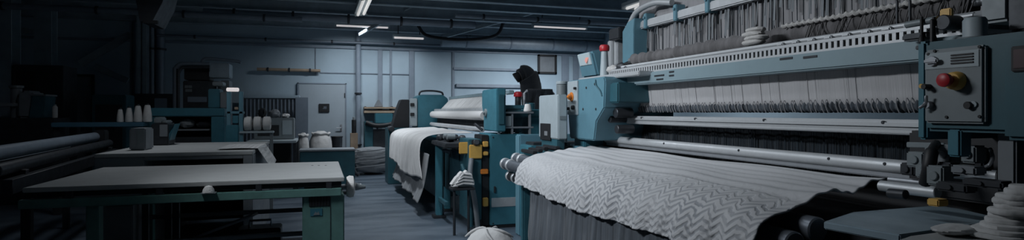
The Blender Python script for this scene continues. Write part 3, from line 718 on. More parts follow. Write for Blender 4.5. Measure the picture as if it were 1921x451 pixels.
# folded cloth bundle on the shelf
p = atZ(1885, 446, zP2); tk = thing('cloth_bundle', 'coiled tower of folded white cloth on the pale work shelf', 'cloth', (p.x, p.y, zP2))
mb = MB()
lay = [(.09, .014, -.014), (.082, .016, -.01), (.066, .016, -.002), (.056, .017, .0), (.05, .016, .003), (.053, .017, .0), (.049, .016, .004), (.052, .017, .001), (.047, .016, .005), (.044, .018, .006), (.036, .014, .006)]
z = zP2+.003
for i, (r, h_, dx) in enumerate(lay):
    pr = [(0, 0), (r*.92, 0), (r*.99, h_*.22), (r, h_*.5), (r*.99, h_*.78), (r*.92, h_), (0, h_)]
    mb = MB(); mb.lathe((p.x+dx+.005*math.sin(i*2.1), p.y+.006*math.cos(i*1.7)-.004*i, z), pr, 30, None, lambda a, zz, i=i: 1+.06*math.sin(2*a+i*.7)+.04*math.sin(5*a+i*2)+.02*math.sin(11*a+i))
    mb.obj('cloth_fold', 'sackwhite', tk); z += h_*.86
mb = MB(); mb.blob((p.x-.1, p.y+.07, zP2+.016), (.075, .05, .014), .15, 3, 24, 1, 4); mb.obj('cloth_tail', 'sackwhite', tk)

# ---------------- front loom fabrics
def profile(path, v):
    """point at arc-length fraction v on polyline path"""
    Ls = [0]
    for a, b in zip(path, path[1:]): Ls.append(Ls[-1]+math.hypot(b[0]-a[0], b[1]-a[1]))
    t = v*Ls[-1]
    for i in range(len(path)-1):
        if t <= Ls[i+1] or i == len(path)-2:
            k_ = (t-Ls[i])/(Ls[i+1]-Ls[i]); return (path[i][0]+(path[i+1][0]-path[i][0])*k_, path[i][1]+(path[i+1][1]-path[i][1])*k_)
def smooth_path(pts): return [(q.x, q.z) for q in hose([(a, 0, b) for a, b in pts], 8)]
far_p = smooth_path([(2.36, 1.05), (2.2, 1.045), (1.95, 1.03), (1.72, .995), (1.60, .94), (1.545, .86), (1.525, .755)])
near_p = smooth_path([(2.36, 1.05), (2.2, 1.03), (1.95, 1.025), (1.74, .99), (1.62, .935), (1.565, .86), (1.54, .74)])
YN, YF = 1.72, 4.62
def fab(u, v):
    a = profile(far_p, v); b = profile(near_p, v); x = b[0]+(a[0]-b[0])*u; z = b[1]+(a[1]-b[1])*u
    # near edge: pulled back on the top, reaching forward at the front fold
    ynear = 1.81+.12*max(0, 1-v)**2+.03*math.sin(v*10+.3)*(1-v)
    yfar = YF-.03*v
    y = ynear+(yfar-ynear)*u
    edge = max(0, 1-u*14)
    z += .003*math.sin(y*11+v*6)*min(1, v*2)+.004*math.sin(y*5.3+v*12)+.018*edge*math.sin(v*16+.5)*(1-v*.5)
    z += .0045*math.sin(v*60+y*1.3)*(1 if v < .6 else .3)
    hang = max(0, (v-.62)/.38)
    x += hang*(.012*math.sin(y*16)+.008*math.sin(y*37+1))
    z += -.02*hang*hang*math.sin(y*2.1+.4)
    if v > .62:
        q = abs(((y/.115) % 1)-.5); x += .003*math.sin(2*PI*(v*1.28/.056/1+q*2.1))*hang
    return (x, y, z)
f1 = MB(); f1.grid(fab, 300, 150, (2.9, 1.28)); o = f1.obj('woven_fabric', 'chevron', None, .006)
tag(o, 'wide white chevron-woven fabric draped over the front loom', 'fabric')
f2 = MB()
up = smooth_path([(1.578, .80), (1.572, .70), (1.565, .55), (1.555, .38), (1.57, .28), (1.60, .2)])
def fab2(u, v):
    x, z = profile(up, v); y = 1.5+(4.42-1.5)*u
    x += (.003+.022*v)*math.sin(y*19+v*1.2)+.01*math.sin(y*43)*v
    if u > .97: x += (u-.97)*1.0
    return (x, y+.05*v*(u-.5), z+.015*math.sin(y*7)*v)
f2.grid(fab2, 200, 30, (2.9, .6)); o = f2.obj('hanging_cloth', 'under', None, .005)  # grey deepened to take in the shade below the white fabric
tag(o, 'grey cloth hanging below the white fabric of the front loom', 'fabric')

# coil of pale yarn resting on the loom beam
p = atX(1413, 92, XB+.07)
yb_t = thing('yarn_bundle', 'folded bundle of pale yarn sitting on the long blue beam', 'yarn', (p.x, p.y, zs1+.028))
zz = zs1+.034
for i, (rx, ry, h_) in enumerate(((.045, .085, .03), (.047, .09, .03), (.045, .085, .03), (.04, .075, .028))):
    mb = MB(); mb.blob((p.x+.01+.004*math.sin(i*2), p.y+.01*math.cos(i*3), zz+h_/2), (rx, ry, h_*.62), .1, 3, 22, .75, i); mb.obj('yarn_fold', 'yarn', yb_t); zz += h_*.8

# big white laundry sack in the aisle, just peeking into view
c = atZ(927, 436, .56)
sk = thing('laundry_sack', 'rounded white cloth sack on the aisle floor beside the front loom', 'sack', (c.x, c.y+.12, 0))
mb = MB(); mb.lathe((c.x, c.y+.12, 0), [(0, .005), (.15, .005), (.2, .05), (.215, .2), (.205, .36), (.18, .45), (.13, .52), (.08, .55), (.03, .562), (0, .563)], 48, None, lambda a, z_: 1+.035*math.sin(3*a+z_*6)+.02*math.sin(7*a-z_*5)); mb.obj('sack_body', 'sackwhite', sk)
mb = MB()
for ph in (.4, 2.1, 3.9, 5.2):
    mb.tube([(c.x+(.03+.022*i)*math.cos(ph+.12*i), c.y+.12+(.03+.022*i)*math.sin(ph+.12*i), .562-.0016*i*i) for i in range(7)], [.004, .009, .011, .011, .010, .008, .004], 8)
mb.obj('sack_crease', 'sackwhite', sk)

# ================================================================ REAR LOOM
L2 = thing('weaving_loom', 'smaller teal weaving loom beyond the aisle with yellow guards', 'loom', (1.9, 8.8, 0))
def R(mb, name, mat, parent=L2, **kw): return mb.obj(name, mat, parent, **kw)
x2 = 2.0; yn, yf = 7.25, 10.85
R(MB().cyl((x2, yn, 1.30), (x2, yf, 1.30), .062, seg=28), 'cloth_beam_roll', 'plaincloth')
R(MB().box((x2+.08, x2+.14), (yn, yf), (1.1, 1.26), .006), 'reed_sheet', 'warpdark')
R(MB().box((x2+.02, x2+.1), (yn, yf), (1.36, 1.40), .006), 'reed_rail', 'rail')
R(MB().cyl((x2-.03, yn, 1.12), (x2-.03, yf, 1.12), .035, seg=20), 'breast_roller', 'rail')
a0, a1 = yX(905, 2.3), yX(838, 2.3)
R(MB().grid(lambda u, v: (x2+.14+.18*v, yn+.02+(yf-yn-.1)*u, 1.40+.19*v), 120, 4, (3, 1)), 'warp_sheet', 'plaincloth', thick=.004)
R(MB().box((x2+.3, x2+.37), (yn-.1, yf), (1.575, 1.63), .008), 'top_beam', 'beamblue')
R(MB().box((2.05, 2.6), (yn-.1, yf), (.3, .6), .01), 'lower_crossbeam', 'tealdark')
# far housing
R(MB().prism([(1.72, 1.62), (1.80, 1.67), (2.2, 1.67), (2.3, 1.6), (2.3, 0), (1.76, 0), (1.72, 1.05)], 'Y', 10.92, 11.6, .012), 'far_housing', 'teal')
fh = [o for o in L2.children if o.name.startswith('far_housing')][0]
R(MB().tube(hose([(1.76, 10.98, 1.66), (1.80, 10.98, 1.73), (2.0, 10.98, 1.745), (2.18, 10.98, 1.72), (2.22, 10.98, 1.66)], 6), .018), 'carry_handle', 'darkmetal', fh)
R(MB().box((1.60, 1.715), (10.9, 11.1), (1.08, 1.60), .008), 'white_cover', 'white', fh)
for z in (1.3, 1.48): R(MB().box((1.585, 1.66), (10.88, 10.905), (z-.03, z+.03), .004), 'latch', 'black', fh)
R(MB().prism([(1.28, 1.05), (1.6, 1.05), (1.6, 1.58), (1.45, 1.58), (1.38, 1.4)], 'Y', 11.1, 11.5, .01), 'dark_cover', 'black')
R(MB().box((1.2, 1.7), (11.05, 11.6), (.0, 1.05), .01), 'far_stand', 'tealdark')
R(MB().cyl((1.25, 10.9, 1.03), (1.25, 11.3, 1.03), .05), 'roller_end', 'darkmetal')
# near end housing
xh2 = 1.93; ya2, yb2 = yX(932, xh2), yX(904, xh2)
R(MB().prism([(ya2, 1.62), (yb2-.03, 1.62), (yb2, 1.58), (yb2, 1.42), (yb2-.08, 1.30), (yb2-.08, 1.12), (ya2, 1.12)], 'X', xh2, 2.04, .01), 'near_housing', 'teal')
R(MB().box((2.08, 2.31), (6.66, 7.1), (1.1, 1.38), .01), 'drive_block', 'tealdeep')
R(MB().box((2.06, 2.4), (6.7, 7.0), (1.38, 1.43), .01), 'drive_cover', 'teal')
nh = [o for o in L2.children if o.name.startswith('near_housing')][0]
R(MB().box((xh2+.02, 2.02), (ya2-.02, ya2+.01), (1.2, 1.55), .008), 'end_plate', 'tealdark', nh)
mb = MB(); mb.box((1.97, 2.40), (6.50, 6.60), (1.33, 1.35), .004)
for x in (1.98, 2.14, 2.36): mb.box((x-.012, x+.012), (6.52, 6.56), (1.08, 1.335), .003)
mb.box((1.97, 2.40), (6.51, 6.55), (1.155, 1.175), .003); R(mb, 'chrome_frame', 'steel')
R(MB().box((1.995, 2.125), (6.515, 6.535), (1.18, 1.30), .004), 'white_plate', 'white')
c = atX(912, 212, xh2); R(MB().cyl((xh2+.01, c.y, c.z), (xh2-.02, c.y, c.z), .05).cyl((xh2-.02, c.y, c.z), (xh2-.04, c.y, c.z), .02), 'hub_cover', 'panel', nh)
R(MB().bar((xh2-.02, yb2-.1, 1.12), (xh2-.1, yb2-.02, 1.2), .03, .03), 'latch_arm', 'darkmetal', nh)
# block behind: lower body continuing towards the front loom
R(MB().box((2.45, 2.8), (6.75, 7.2), (0, 1.38), .01), 'side_frame', 'teal')
R(MB().box((2.36, 2.40), (6.9, 7.1), (1.18, 1.34), .005), 'white_plate', 'white')
R(MB().box((2.1, 2.75), (6.62, 6.7), (1.28, 1.37), .01), 'cross_cover', 'tealdark')
R(MB().cyl((2.5, 6.9, 1.37), (2.5, 6.9, 1.46), .06), 'terminal_cap', 'tealdark')
# tall end cabinet facing the camera
Yc = 6.5; xa2, xb2 = xY(920, Yc), xY(986, Yc); zct = zY(950, 252, Yc)
R(MB().box((xa2, xb2), (Yc, 7.05), (.03, zct), .012), 'end_cabinet', 'teal')
ec = [o for o in L2.children if o.name.startswith('end_cabinet')][0]
R(MB().box((xa2+.012, xb2-.01), (Yc-.006, Yc+.004), (zY(950, 388, Yc), zY(950, 371, Yc)), .002), 'pale_band', 'rail', ec)
R(MB().box((xa2+.04, xa2+.06), (Yc-.02, Yc+.004), (zY(930, 362, Yc), zY(930, 350, Yc)), .004), 'door_latch', 'darkmetal', ec)
R(MB().box((xa2, xb2), (Yc+.01, 7.0), (0, .035), 0), 'plinth', 'black', ec)
for px, py in ((925, 258), (978, 258), (925, 420)):
    q = atY(px, py, Yc); R(MB().cyl((q.x, Yc-.006, q.z), (q.x, Yc+.003, q.z), .009, seg=10), 'cover_screw', 'darkmetal', ec)
xc0, xc1 = xY(906, Yc), xY(919, Yc)
R(MB().box((xc0, xc1), (Yc+.04, 6.9), (.03, zct-.01), .006), 'cable_channel', 'black')
for py0, py1, m_, nm in ((266, 276, 'yellow', 'yellow_tag'), (285, 292, 'yellow', 'yellow_tag'), (318, 327, 'orange', 'orange_switch'), (372, 388, 'yellow', 'yellow_tag')):
    w_ = 0 if nm != 'orange_switch' else -.03
    R(MB().box((xc0+.005+w_, xc1-.02), (Yc-.01, Yc+.05), (zY(912, py1, Yc), zY(912, py0, Yc)), .006), nm, m_)
x80 = xY(880, Yc)
R(MB().box((x80, xc0-.008), (Yc+.02, 7.0), (.1, zY(892, 262, Yc)), .01), 'side_panel', 'tealdark')
R(MB().box((x80+.005, xc0-.01), (Yc-.012, Yc+.03), (zY(892, 298, Yc), zY(892, 272, Yc)), .008), 'yellow_guard', 'yellow')
q = atY(893, 268, Yc); R(MB().cyl((q.x, Yc+.02, q.z-.02), (q.x, Yc-.03, q.z+.01), .035).box((q.x-.05, q.x+.05), (Yc, Yc+.06), (q.z-.02, q.z+.03), .008), 'guard_lock', 'darkmetal')
R(MB().tube(hose([(x80+.02, Yc-.03, .82), (x80+.0, Yc-.06, .62), (x80+.05, Yc-.06, .35), (x80+.09, Yc-.05, .04)], 8), .03, 10), 'bent_pipe', 'cabgrey')
R(MB().tube(hose([(x80-.07, Yc+.06, .75), (x80-.02, Yc, .55), (x80+.01, Yc-.02, .3), (x80+.02, Yc-.02, .04)], 8), .022, 10), 'bent_pipe', 'tealdark')
# cloth-winding front of the rear loom
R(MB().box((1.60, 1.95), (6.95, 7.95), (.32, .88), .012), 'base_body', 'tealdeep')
R(MB().box((1.36, 1.95), (6.61, 7.5), (.93, .985), .01), 'base_shelf', 'darkmetal')
for x, y in ((1.40, 7.35), (1.6, 7.8)):
    R(MB().box((x, x+.08), (y, y+.1), (.03, .93), .008), 'leg', 'teal')
    R(MB().box((x-.04, x+.12), (y-.03, y+.13), (0, .035), .006), 'foot_plate', 'darkmetal')
R(MB().box((1.42, 1.46), (6.9, 7.4), (.22, .27), .004), 'leg_brace', 'tealdark')
R(MB().tube(hose([(1.62, 7.5, .82), (1.52, 7.5, .85), (1.47, 7.5, .78), (1.48, 7.5, .3), (1.5, 7.5, .03)], 6), .03), 'bent_leg', 'pipe')
R(MB().box((1.6, 1.95), (8.5, yf), (.1, .9), .012), 'front_apron', 'tealdark')
c = atX(871, 276, 1.5); R(MB().box((1.515, 1.63), (6.575, 6.60), (.865, 1.0), .008), 'yellow_guard', 'yellow')
for i, (x, y, r) in enumerate(((1.45, 7.36, .05), (1.52, 7.2, .06), (1.62, 7.3, .05), (1.5, 7.0, .055), (1.66, 7.05, .05))):
    R(MB().blob((x, y, 1.0+r*.5), (r, r*1.5, r*.8), .2, 2, 16, .7, i), 'clamp', 'darkmetal')
for y in (7.12, 6.9): R(MB().cyl((1.44, y, 1.05), (1.54, y, 1.05), .035), 'clamp_knob', 'panel')
R(MB().box((1.35, 1.60), (6.17, 6.37), (.5, .525), .004), 'cloth_tray', 'darkmetal')
for x in (1.39, 1.55): R(MB().cyl((x, 6.27, 0), (x, 6.27, .51), .015), 'tray_leg', 'darkmetal')
# bundle on its tray
cb = thing('cloth_bundle', 'draped white cloth bundle on the tray beside the teal end cabinet', 'cloth', (1.53, 6.27, .53))
mb = MB(); mb.prism([(1.40, .535), (1.68, .535), (1.665, .63), (1.62, .70), (1.56, .715), (1.49, .66)], 'Y', 6.19, 6.35, .03); mb.obj('cloth_body', 'sackwhite', cb)
mb = MB()
for i in range(4): mb.tube([(1.43+.025*i, 6.184, .545+.03*i), (1.54, 6.178, .575+.035*i), (1.66-.01*i, 6.184, .56+.035*i)], .010, 8)
mb.obj('cloth_fold', 'sackwhite', cb); cb.location.x -= .07
# fabrics of rear loom
pth = smooth_path([(1.94, 1.075), (1.7, 1.06), (1.40, 1.04), (1.26, .99), (1.20, .90), (1.18, .68), (1.17, .50)])
pth_n = smooth_path([(1.94, 1.075), (1.7, 1.06), (1.44, 1.045), (1.31, 1.0), (1.25, .9), (1.22, .65), (1.21, .46)])
def fab3(u, v):
    a = profile(pth_n, v); b2 = profile(pth, v); x = a[0]+(b2[0]-a[0])*u; z = a[1]+(b2[1]-a[1])*u
    yn_ = 7.62+.25*math.sin(v*2.5)-.35*v*v; y = yn_+(10.75-yn_)*u
    hang = max(0, (v-.6)/.4); x += hang*(.012*math.sin(y*6)+.007*math.sin(y*17)); z += .004*math.sin(y*8+v*9)+hang*(-.04*math.sin(y*2.2+1))
    return (x, y, z)
o = MB().grid(fab3, 120, 50, (3.5, 1)).obj('woven_fabric', 'plaincloth', None, .006); tag(o, 'plain white fabric flowing over the front of the rear teal loom', 'fabric')
pu = smooth_path([(1.34, .80), (1.31, .6), (1.27, .40), (1.2, .23)])
def fab4(u, v):
    x, z = profile(pu, v); y = 7.5+(10.6-7.5)*u; return (x+.02*math.sin(y*5.5)*(.3+v)+.008*math.sin(y*19), y, z-.05*(1-u)*v)
o = MB().grid(fab4, 120, 24, (3.2, .6)).obj('hanging_cloth', 'clothgrey', None, .005); tag(o, 'greyish cloth trailing to the floor below the rear loom fabric', 'fabric')

# ================================================================ BETWEEN THE LOOMS
# black hooded extraction arm
t = thing('extraction_arm', 'black bent extraction hood standing up behind the chrome frame', 'extractor', (3.0, 9.2, 0))
Yh = 8.8; hp = [atY(1000, 330, Yh), atY(1000, 240, Yh), atY(997, 190, Yh), atY(996, 165, Yh), atY(992, 147, Yh), atY(984, 138, Yh), atY(974, 142, Yh)]
hp[0].z = .02
MB().tube(hose(hp, 8), [.13]*9+[.16]*9+[.17]*9+[.165]*8+[.135]*8+[.10]*6, 18).obj('hood_body', 'clothdark', t)
MB().lathe(hp[0]-Vector((0, 0, .02)), [(0, 0), (.22, 0), (.22, .03), (.1, .05), (0, .05)], 20).obj('base_plate', 'darkmetal', t)
q = atY(972, 144, Yh); MB().cyl(q+Vector((.02, -.02, .02)), q+Vector((-.05, 0, -.03)), .07, .085).obj('nozzle', 'black', t)
# chrome rail frame with dark cloth over it
t = thing('drying_rail', 'chrome tube rail with black cloths hung over it between looms', 'rail', (2.8, 7.6, 0))
Yr = 7.6; a, b2 = atY(984, 171, Yr), atY(1038, 170, Yr); mb = MB()
mb.tube([(a.x, Yr, .02), (a.x, Yr, a.z-.03), (a.x+.03, Yr, a.z), (b2.x-.03, Yr, a.z), (b2.x, Yr, a.z-.03), (b2.x, Yr, .02)], .022, 10); mb.obj('rail_frame', 'steel', t)
def drape(u, v): return (a.x+.03+(b2.x-a.x-.06)*u+.008*math.sin(v*9), Yr-.032-.02*math.sin(u*17)*v, a.z+.03-(.3+.12*math.sin(u*5+1))*v)
MB().grid(drape, 40, 10, (1, 1)).obj('hung_cloth', 'clothdark', t, .01)
for x in (a.x, b2.x): MB().box((x-.03, x+.03), (Yr-.25, Yr+.25), (0, .025), .004).obj('foot', 'darkmetal', t)
p = atY(1022, 205, 7.3)
zq2 = 1.352; xa3, Yt = 2.28, 6.45
t = thing('yarn_cone', 'white yarn cone standing on the silver frame of the rear loom', 'yarn', (xa3+.06, Yt+.1, zq2))
MB().lathe((xa3+.06, Yt+.1, zq2), [(0, 0), (.045, 0), (.05, .01), (.034, .085), (.028, .09), (0, .09)], 20).obj('yarn', 'cone', t)
MB().cyl((xa3+.06, Yt+.1, zq2+.085), (xa3+.06, Yt+.1, zq2+.10), .012).obj('cone_core', 'darkmetal', t)
# red capped beacon behind
q = atY(972, 178, 8.0); t = thing('warning_beacon', 'red topped warning post beside the black extraction hood', 'beacon', (q.x, 8.0, 0))
MB().cyl((q.x, 8.0, 0), (q.x, 8.0, q.z-.03), .05, .045).obj('post', 'darkmetal', t)
MB().lathe((q.x, 8.0, q.z-.03), [(0, 0), (.06, 0), (.065, .02), (.06, .06), (.03, .075), (0, .076)], 18).obj('red_cap', 'red', t)
# white canister standing behind the electrics box
q = atY(1054, 160, 5.45); t = thing('canister', 'white cylinder with bright lid behind the pale electrics box', 'canister', (q.x, 5.45, 0))
zt6 = zY(1054, 153, 5.45); MB().cyl((q.x, 5.45, 0), (q.x, 5.45, zt6-.03), .055, seg=24).obj('canister_body', 'panel', t)
MB().cyl((q.x, 5.45, zt6-.03), (q.x, 5.45, zt6), .058, seg=24).obj('lid', 'white', t)
# teal machine base between looms
t = thing('drive_unit', 'pale teal drive unit on the floor between the two looms', 'machine', (2.6, 5.6, 0))
MB().box((2.05, 2.9), (6.0, 6.15), (.0, 1.1), .012).obj('front_cover', 'pale', t)
MB().box((2.05, 2.9), (5.65, 6.0), (.0, 1.0), .012).obj('body', 'teal', t)
MB().box((2.1, 2.85), (5.7, 5.95), (.995, 1.03), .006).obj('slide_rail', 'darkmetal', t)

# ================================================================ GREEN TABLE (near)
TZ = .88
tx0, tx1, ty0, ty1 = -1.74, .165, 4.36, 5.78
TA = thing('cutting_table', 'long green work table with pale grey top and vented pedestal', 'table', (-.8, 5.0, 0))
MB().box((tx0, tx1), (ty0, ty1), (TZ-.03, TZ), .004).obj('table_top', 'laminate', TA)
tt = TA.children[0]
mk = MB()
for px in (586, 598, 611): q = atZ(px, 311, TZ); mk.cyl((q.x, q.y, TZ-.001), (q.x, q.y, TZ+.002), .009, seg=10)
mk.obj('screw', 'darkmetal', tt)
MB().box((tx0+.02, tx1-.02), (ty0+.02, ty1-.02), (TZ-.065, TZ-.03), .003).obj('under_frame', 'black', TA)
MB().box((tx0-.02, tx1-.02), (ty0-.01, ty0+.05), (TZ-.13, TZ-.075), .004).obj('front_rail', 'green', TA)
MB().box((tx0-.02, tx1-.02), (ty1-.07, ty1-.01), (TZ-.13, TZ-.075), .004).obj('rear_rail', 'green', TA)
for x in (-1.5, -1.0, -.4, .06): MB().box((x-.02, x+.02), (ty0+.0, ty0+.04), (TZ-.078, TZ-.03), .003).obj('spacer_block', 'darkmetal', TA)
xp0 = xY(567, ty0+.02); xp1 = xY(646, ty0+.02)
MB().box((xp0, xp1), (ty0+.02, ty0+.75), (.02, TZ-.125), .008).obj('pedestal', 'green', TA)
pd = [o for o in TA.children if o.name.startswith('pedestal')][0]
yv = ty0+.02
MB().box((xY(580, yv), xY(619, yv)), (yv-.004, yv+.004), (zY(600, 388, yv), zY(600, 367, yv)), .003).obj('vent_panel', 'black', pd)
mb = MB()
for i in range(7): x = xY(582+i*5.6, yv); mb.box((x-.004, x+.004), (yv-.007, yv-.002), (zY(600, 387, yv), zY(600, 368, yv)), .001)
mb.obj('vent_slat', 'darkmetal', pd)
MB().box((xY(582, yv), xY(605, yv)), (yv-.004, yv+.004), (zY(593, 406, yv), zY(593, 392, yv)), .002).obj('name_plate', 'teal', pd)
mb = MB(); x = xY(594, yv); z = zY(594, 401, yv); mb.prism([(x-.022, z-.01), (x+.022, z-.01), (x+.012, z+.014), (x+.002, z+.002), (x-.008, z+.014)], 'Y', yv-.007, yv-.003, 0); mb.obj('plate_emblem', 'panel', pd)
mb = MB(); mb.box((xY(620, yv)-.002, xY(620, yv)+.002), (yv-.003, yv+.003), (.03, TZ-.14), 0); mb.obj('door_gap', 'darkmetal', pd)
xl0, xl1 = xY(163, ty0+.05), xY(187, ty0+.05)
MB().box((xl0, xl1), (ty0+.03, ty0+.12), (0, TZ-.125), .005).obj('leg', 'green', TA)
MB().box((xl0, xl1), (ty1-.12, ty1-.03), (0, TZ-.125), .005).obj('leg', 'green', TA)
for px in (272, 315, 330):
    x = xY(px, ty0+.5); MB().box((x-.02, x+.02), (ty0+.5, ty0+.54), (0, TZ-.06), .004).obj('inner_post', 'darkmetal', TA)
mb = MB(); mb.box((xl1, xp0), (ty0+.3, ty0+.34), (.42, .45), .003); mb.obj('cross_rod', 'cabgrey', TA)
mb = MB(); mb.box((xl1, xp0), (ty0+.6, ty0+.64), (.55, .58), .003); mb.obj('cross_rod', 'cabgrey', TA)
MB().box((xl1, xp0), (ty0+.2, ty1-.2), (.2, .225), .004).obj('lower_shelf', 'darkmetal', TA)
mb = MB(); mb.bar((-.85, ty0+.4, .44), (-.45, ty0+.3, .6), .12, .02); mb.obj('slanted_plate', 'cabgrey', TA)
# grey storage box below the table, on the shelf
xg0, xg1 = xY(192, ty0+.3), xY(244, ty0+.3)
t = thing('storage_box', 'grey metal box on the shelf under the green table', 'box', ((xg0+xg1)/2, ty0+.5, .226))
MB().box((xg0, xg1), (ty0+.36, ty0+.58), (.228, .70), .008).obj('box_body', 'cabgrey', t)
MB().box((xg0-.01, xg1+.01), (ty0+.355, ty0+.585), (.70, .73), .006).obj('lid', 'cabgrey', t)
t = thing('tool_box', 'small dark toolbox on the shelf under the green table', 'box', (-.5, ty0+.5, .226))
MB().box((-.62, -.3), (ty0+.68, ty0+.9), (.228, .42), .008).obj('box_body', 'darkmetal', t)
MB().tube([(-.54, ty0+.79, .415), (-.54, ty0+.79, .47), (-.38, ty0+.79, .47), (-.38, ty0+.79, .415)], .01, 8).obj('handle', 'steel', t)
# white clip device sitting on the front rail
c = atY(391, 346, ty0-.03)
t = thing('edge_clip', 'small white domed clip on the front rail of the green table', 'clip', (c.x, ty0-.03, TZ-.075))
MB().lathe((c.x, ty0-.025, TZ-.0725), [(0, 0), (.034, 0), (.038, .006), (.034, .025), (.022, .045), (0, .052)], 20).obj('clip_cap', 'cone', t)
MB().box((c.x-.045, c.x+.045), (ty0-.06, ty0+.012), (TZ-.0742, TZ-.068), .002).obj('clip_base', 'panel', t)
# hand wheel with cloth at the end of the green table
yy = ty0+.25; c = atY(659, 329, yy)
wx = tx1+.035
MB().cyl((tx1-.2, yy, TZ-.10), (wx+.1, yy, TZ-.10), .022).obj('crank_axle', 'steel', TA)
hw = MB(); hw.lathe((wx-.01, yy, TZ-.10), [(0, 0), (.03, 0), (.05, .01), (.072, .0), (.082, .02), (.078, .05), (.05, .06), (.03, .05), (.025, .075), (0, .08)], 26, Vector((1, 0, 0)).to_track_quat('Z', 'Y'), lambda a, z_: 1+.05*math.sin(5*a))
hw.obj('hand_wheel', 'cone', TA)
MB().cyl((wx+.06, yy, TZ-.10), (wx+.13, yy-.01, TZ-.105), .03, .012).obj('crank_knob', 'panel', TA)
MB().bar((tx1-.03, yy, .1), (tx1-.03, yy, TZ-.1), .035, .05).obj('crank_support', 'black', TA)
MB().box((tx1-.09, tx1+.0), (yy-.12, yy+.12), (.02, .1), .006).obj('support_foot', 'black', TA)

# ================================================================ MIDDLE TABLES
z2 = .97
q0, q1, q2, q3 = atZ(170, 291, z2), atZ(476, 283, z2), atZ(527, 266, z2), atZ(320, 268, z2)
yb0 = (q1.y+q0.y)/2; yb1 = (q2.y+q3.y)/2; xb0, xb1 = q0.x, q1.x
TB = thing('cutting_table', 'thick slab table with dark recess behind the green table', 'table', ((xb0+xb1)/2, yb0, 0))
MB().box((xb0, xb1), (yb0, yb1), (z2-.035, z2), .005).obj('table_top', 'laminate', TB)
zlo = zY(460, 311, yb0)
MB().box((xY(456, yb0), xb1), (yb0+.003, yb1), (0, z2-.034), .006).obj('end_panel', 'cabgrey', TB)
MB().box((xb0, xY(270, yb0)), (yb0+.003, yb1), (0, z2-.034), .006).obj('end_panel', 'cabgrey', TB)
MB().box((xY(270, yb0), xY(456, yb0)), (yb0+.01, yb0+.05), (z2-.07, z2-.033), .004).obj('front_rail', 'cabgrey', TB)
MB().box((xY(270, yb0), xY(456, yb0)), (yb1-.25, yb1-.1), (.05, z2-.034), .006).obj('back_panel', 'black', TB)
# wide sheet lying on it with folded corner hanging over the end
t = thing('paper_sheet', 'crumpled white sheet hanging off the end of the slab table', 'sheet', (xb1, yb0+.5, z2))
def sh(u, v):
    x = xb1-.35+.55*u; y = yb0+.25+.85*v
    dr = max(0, x-xb1-.02)
    return (xb1-.35+.55*u-dr*.35, y+.12*dr, z2+.014+.012*abs(math.sin(u*5+v*4))*(u)-dr*1.15+.03*math.sin(v*7)*dr*3)
MB().grid(sh, 40, 30, (1, 1)).obj('sheet', 'plaincloth', t, .003)
# farther table with bright top
z3 = .90
r1, r2 = atZ(388, 274.5, z3), atZ(390, 263, z3)
yc0, yc1 = r1.y, r2.y; xc0_, xc1_ = xY(252, yc0), r1.x
TC = thing('cutting_table', 'narrow pale topped table under the long blue gantry beam', 'table', ((xc0_+xc1_)/2, yc0, 0))
yc0 = yb1+.04; yc1 = yc0+.9
MB().box((xc0_, xc1_), (yc0, yc1), (z3-.05, z3), .006).obj('table_top', 'white', TC)
for x in (xc0_+.05, xc1_-.08):
    for y in (yc0+.03, yc1-.08): MB().box((x, x+.05), (y, y+.05), (0, z3-.045), .004).obj('leg', 'darkmetal', TC)
MB().box((xc0_+.05, xc1_-.05), (yc0+.05, yc0+.08), (.2, .26), .004).obj('stretcher', 'darkmetal', TC)
# light side table with white front (right of the slab)
zd = .90
s0, s1 = atZ(458, 268, zd), atZ(556, 264, zd)
yd = s1.y; xd0, xd1 = xY(462, yd), xY(556, yd)
TD = thing('side_table', 'white edged low table in front of the grey sacks', 'table', ((xd0+xd1)/2, yd, 0))
MB().box((xd0, xd1), (yd, yd+.9), (zd-.04, zd), .006).obj('table_top', 'white', TD)
for x in (xd0, xd1-.05):
    for y in (yd+.02, yd+.8): MB().box((x, x+.05), (y, y+.05), (0, zd-.035), .004).obj('leg', 'darkmetal', TD)
MB().box((xd0, xd1), (yd+.1, yd+.8), (.42, .46), .004).obj('lower_shelf', 'cabgrey', TD)
MB().box((xd0+.05, xd1-.1), (yd+.5, yd+.55), (.46, zd-.04), .004).obj('back_panel', 'black', TD)
# cabinet-printer on that table
p0, p1 = xY(478, yd+.5), xY(552, yd+.5)
t = thing('bench_oven', 'white framed box with dark front standing on the white edged table', 'machine', ((p0+p1)/2, yd+.5, zd))
MB().box((p0, p1), (yd+.42, yd+.85), (zd+.003, zY(520, 222, yd+.42)), .01).obj('case', 'panel', t)
MB().box((p0+.05, p0+(p1-p0)*.62), (yd+.412, yd+.425), (zd+.06, zY(510, 235, yd+.42)), .004).obj('dark_window', 'black', t)
MB().box((p0+(p1-p0)*.7, p1-.03), (yd+.412, yd+.425), (zd+.08, zY(540, 226, yd+.42)), .004).obj('side_plate', 'white', t)
ztop = zY(520, 222, yd+.42)
for i, (px, r, h_) in enumerate(((492, .065, .16), (515, .09, .14), (536, .065, .07))):
    x = xY(px, yd+.6); o = MB().blob((x, yd+.62, ztop+.004+h_*.5), (r, .1, h_*.5), .25, 2.2, 22, .8, i*3).obj('cloth_heap', ('clothdark', 'cabgrey', 'sackwhite')[i])
    tag(o, ('black crumpled rag heap on top of the white framed box', 'grey lumpy rag heap in the middle on the white framed box', 'small white rag heap at the end on the white framed box')[i], 'cloth')
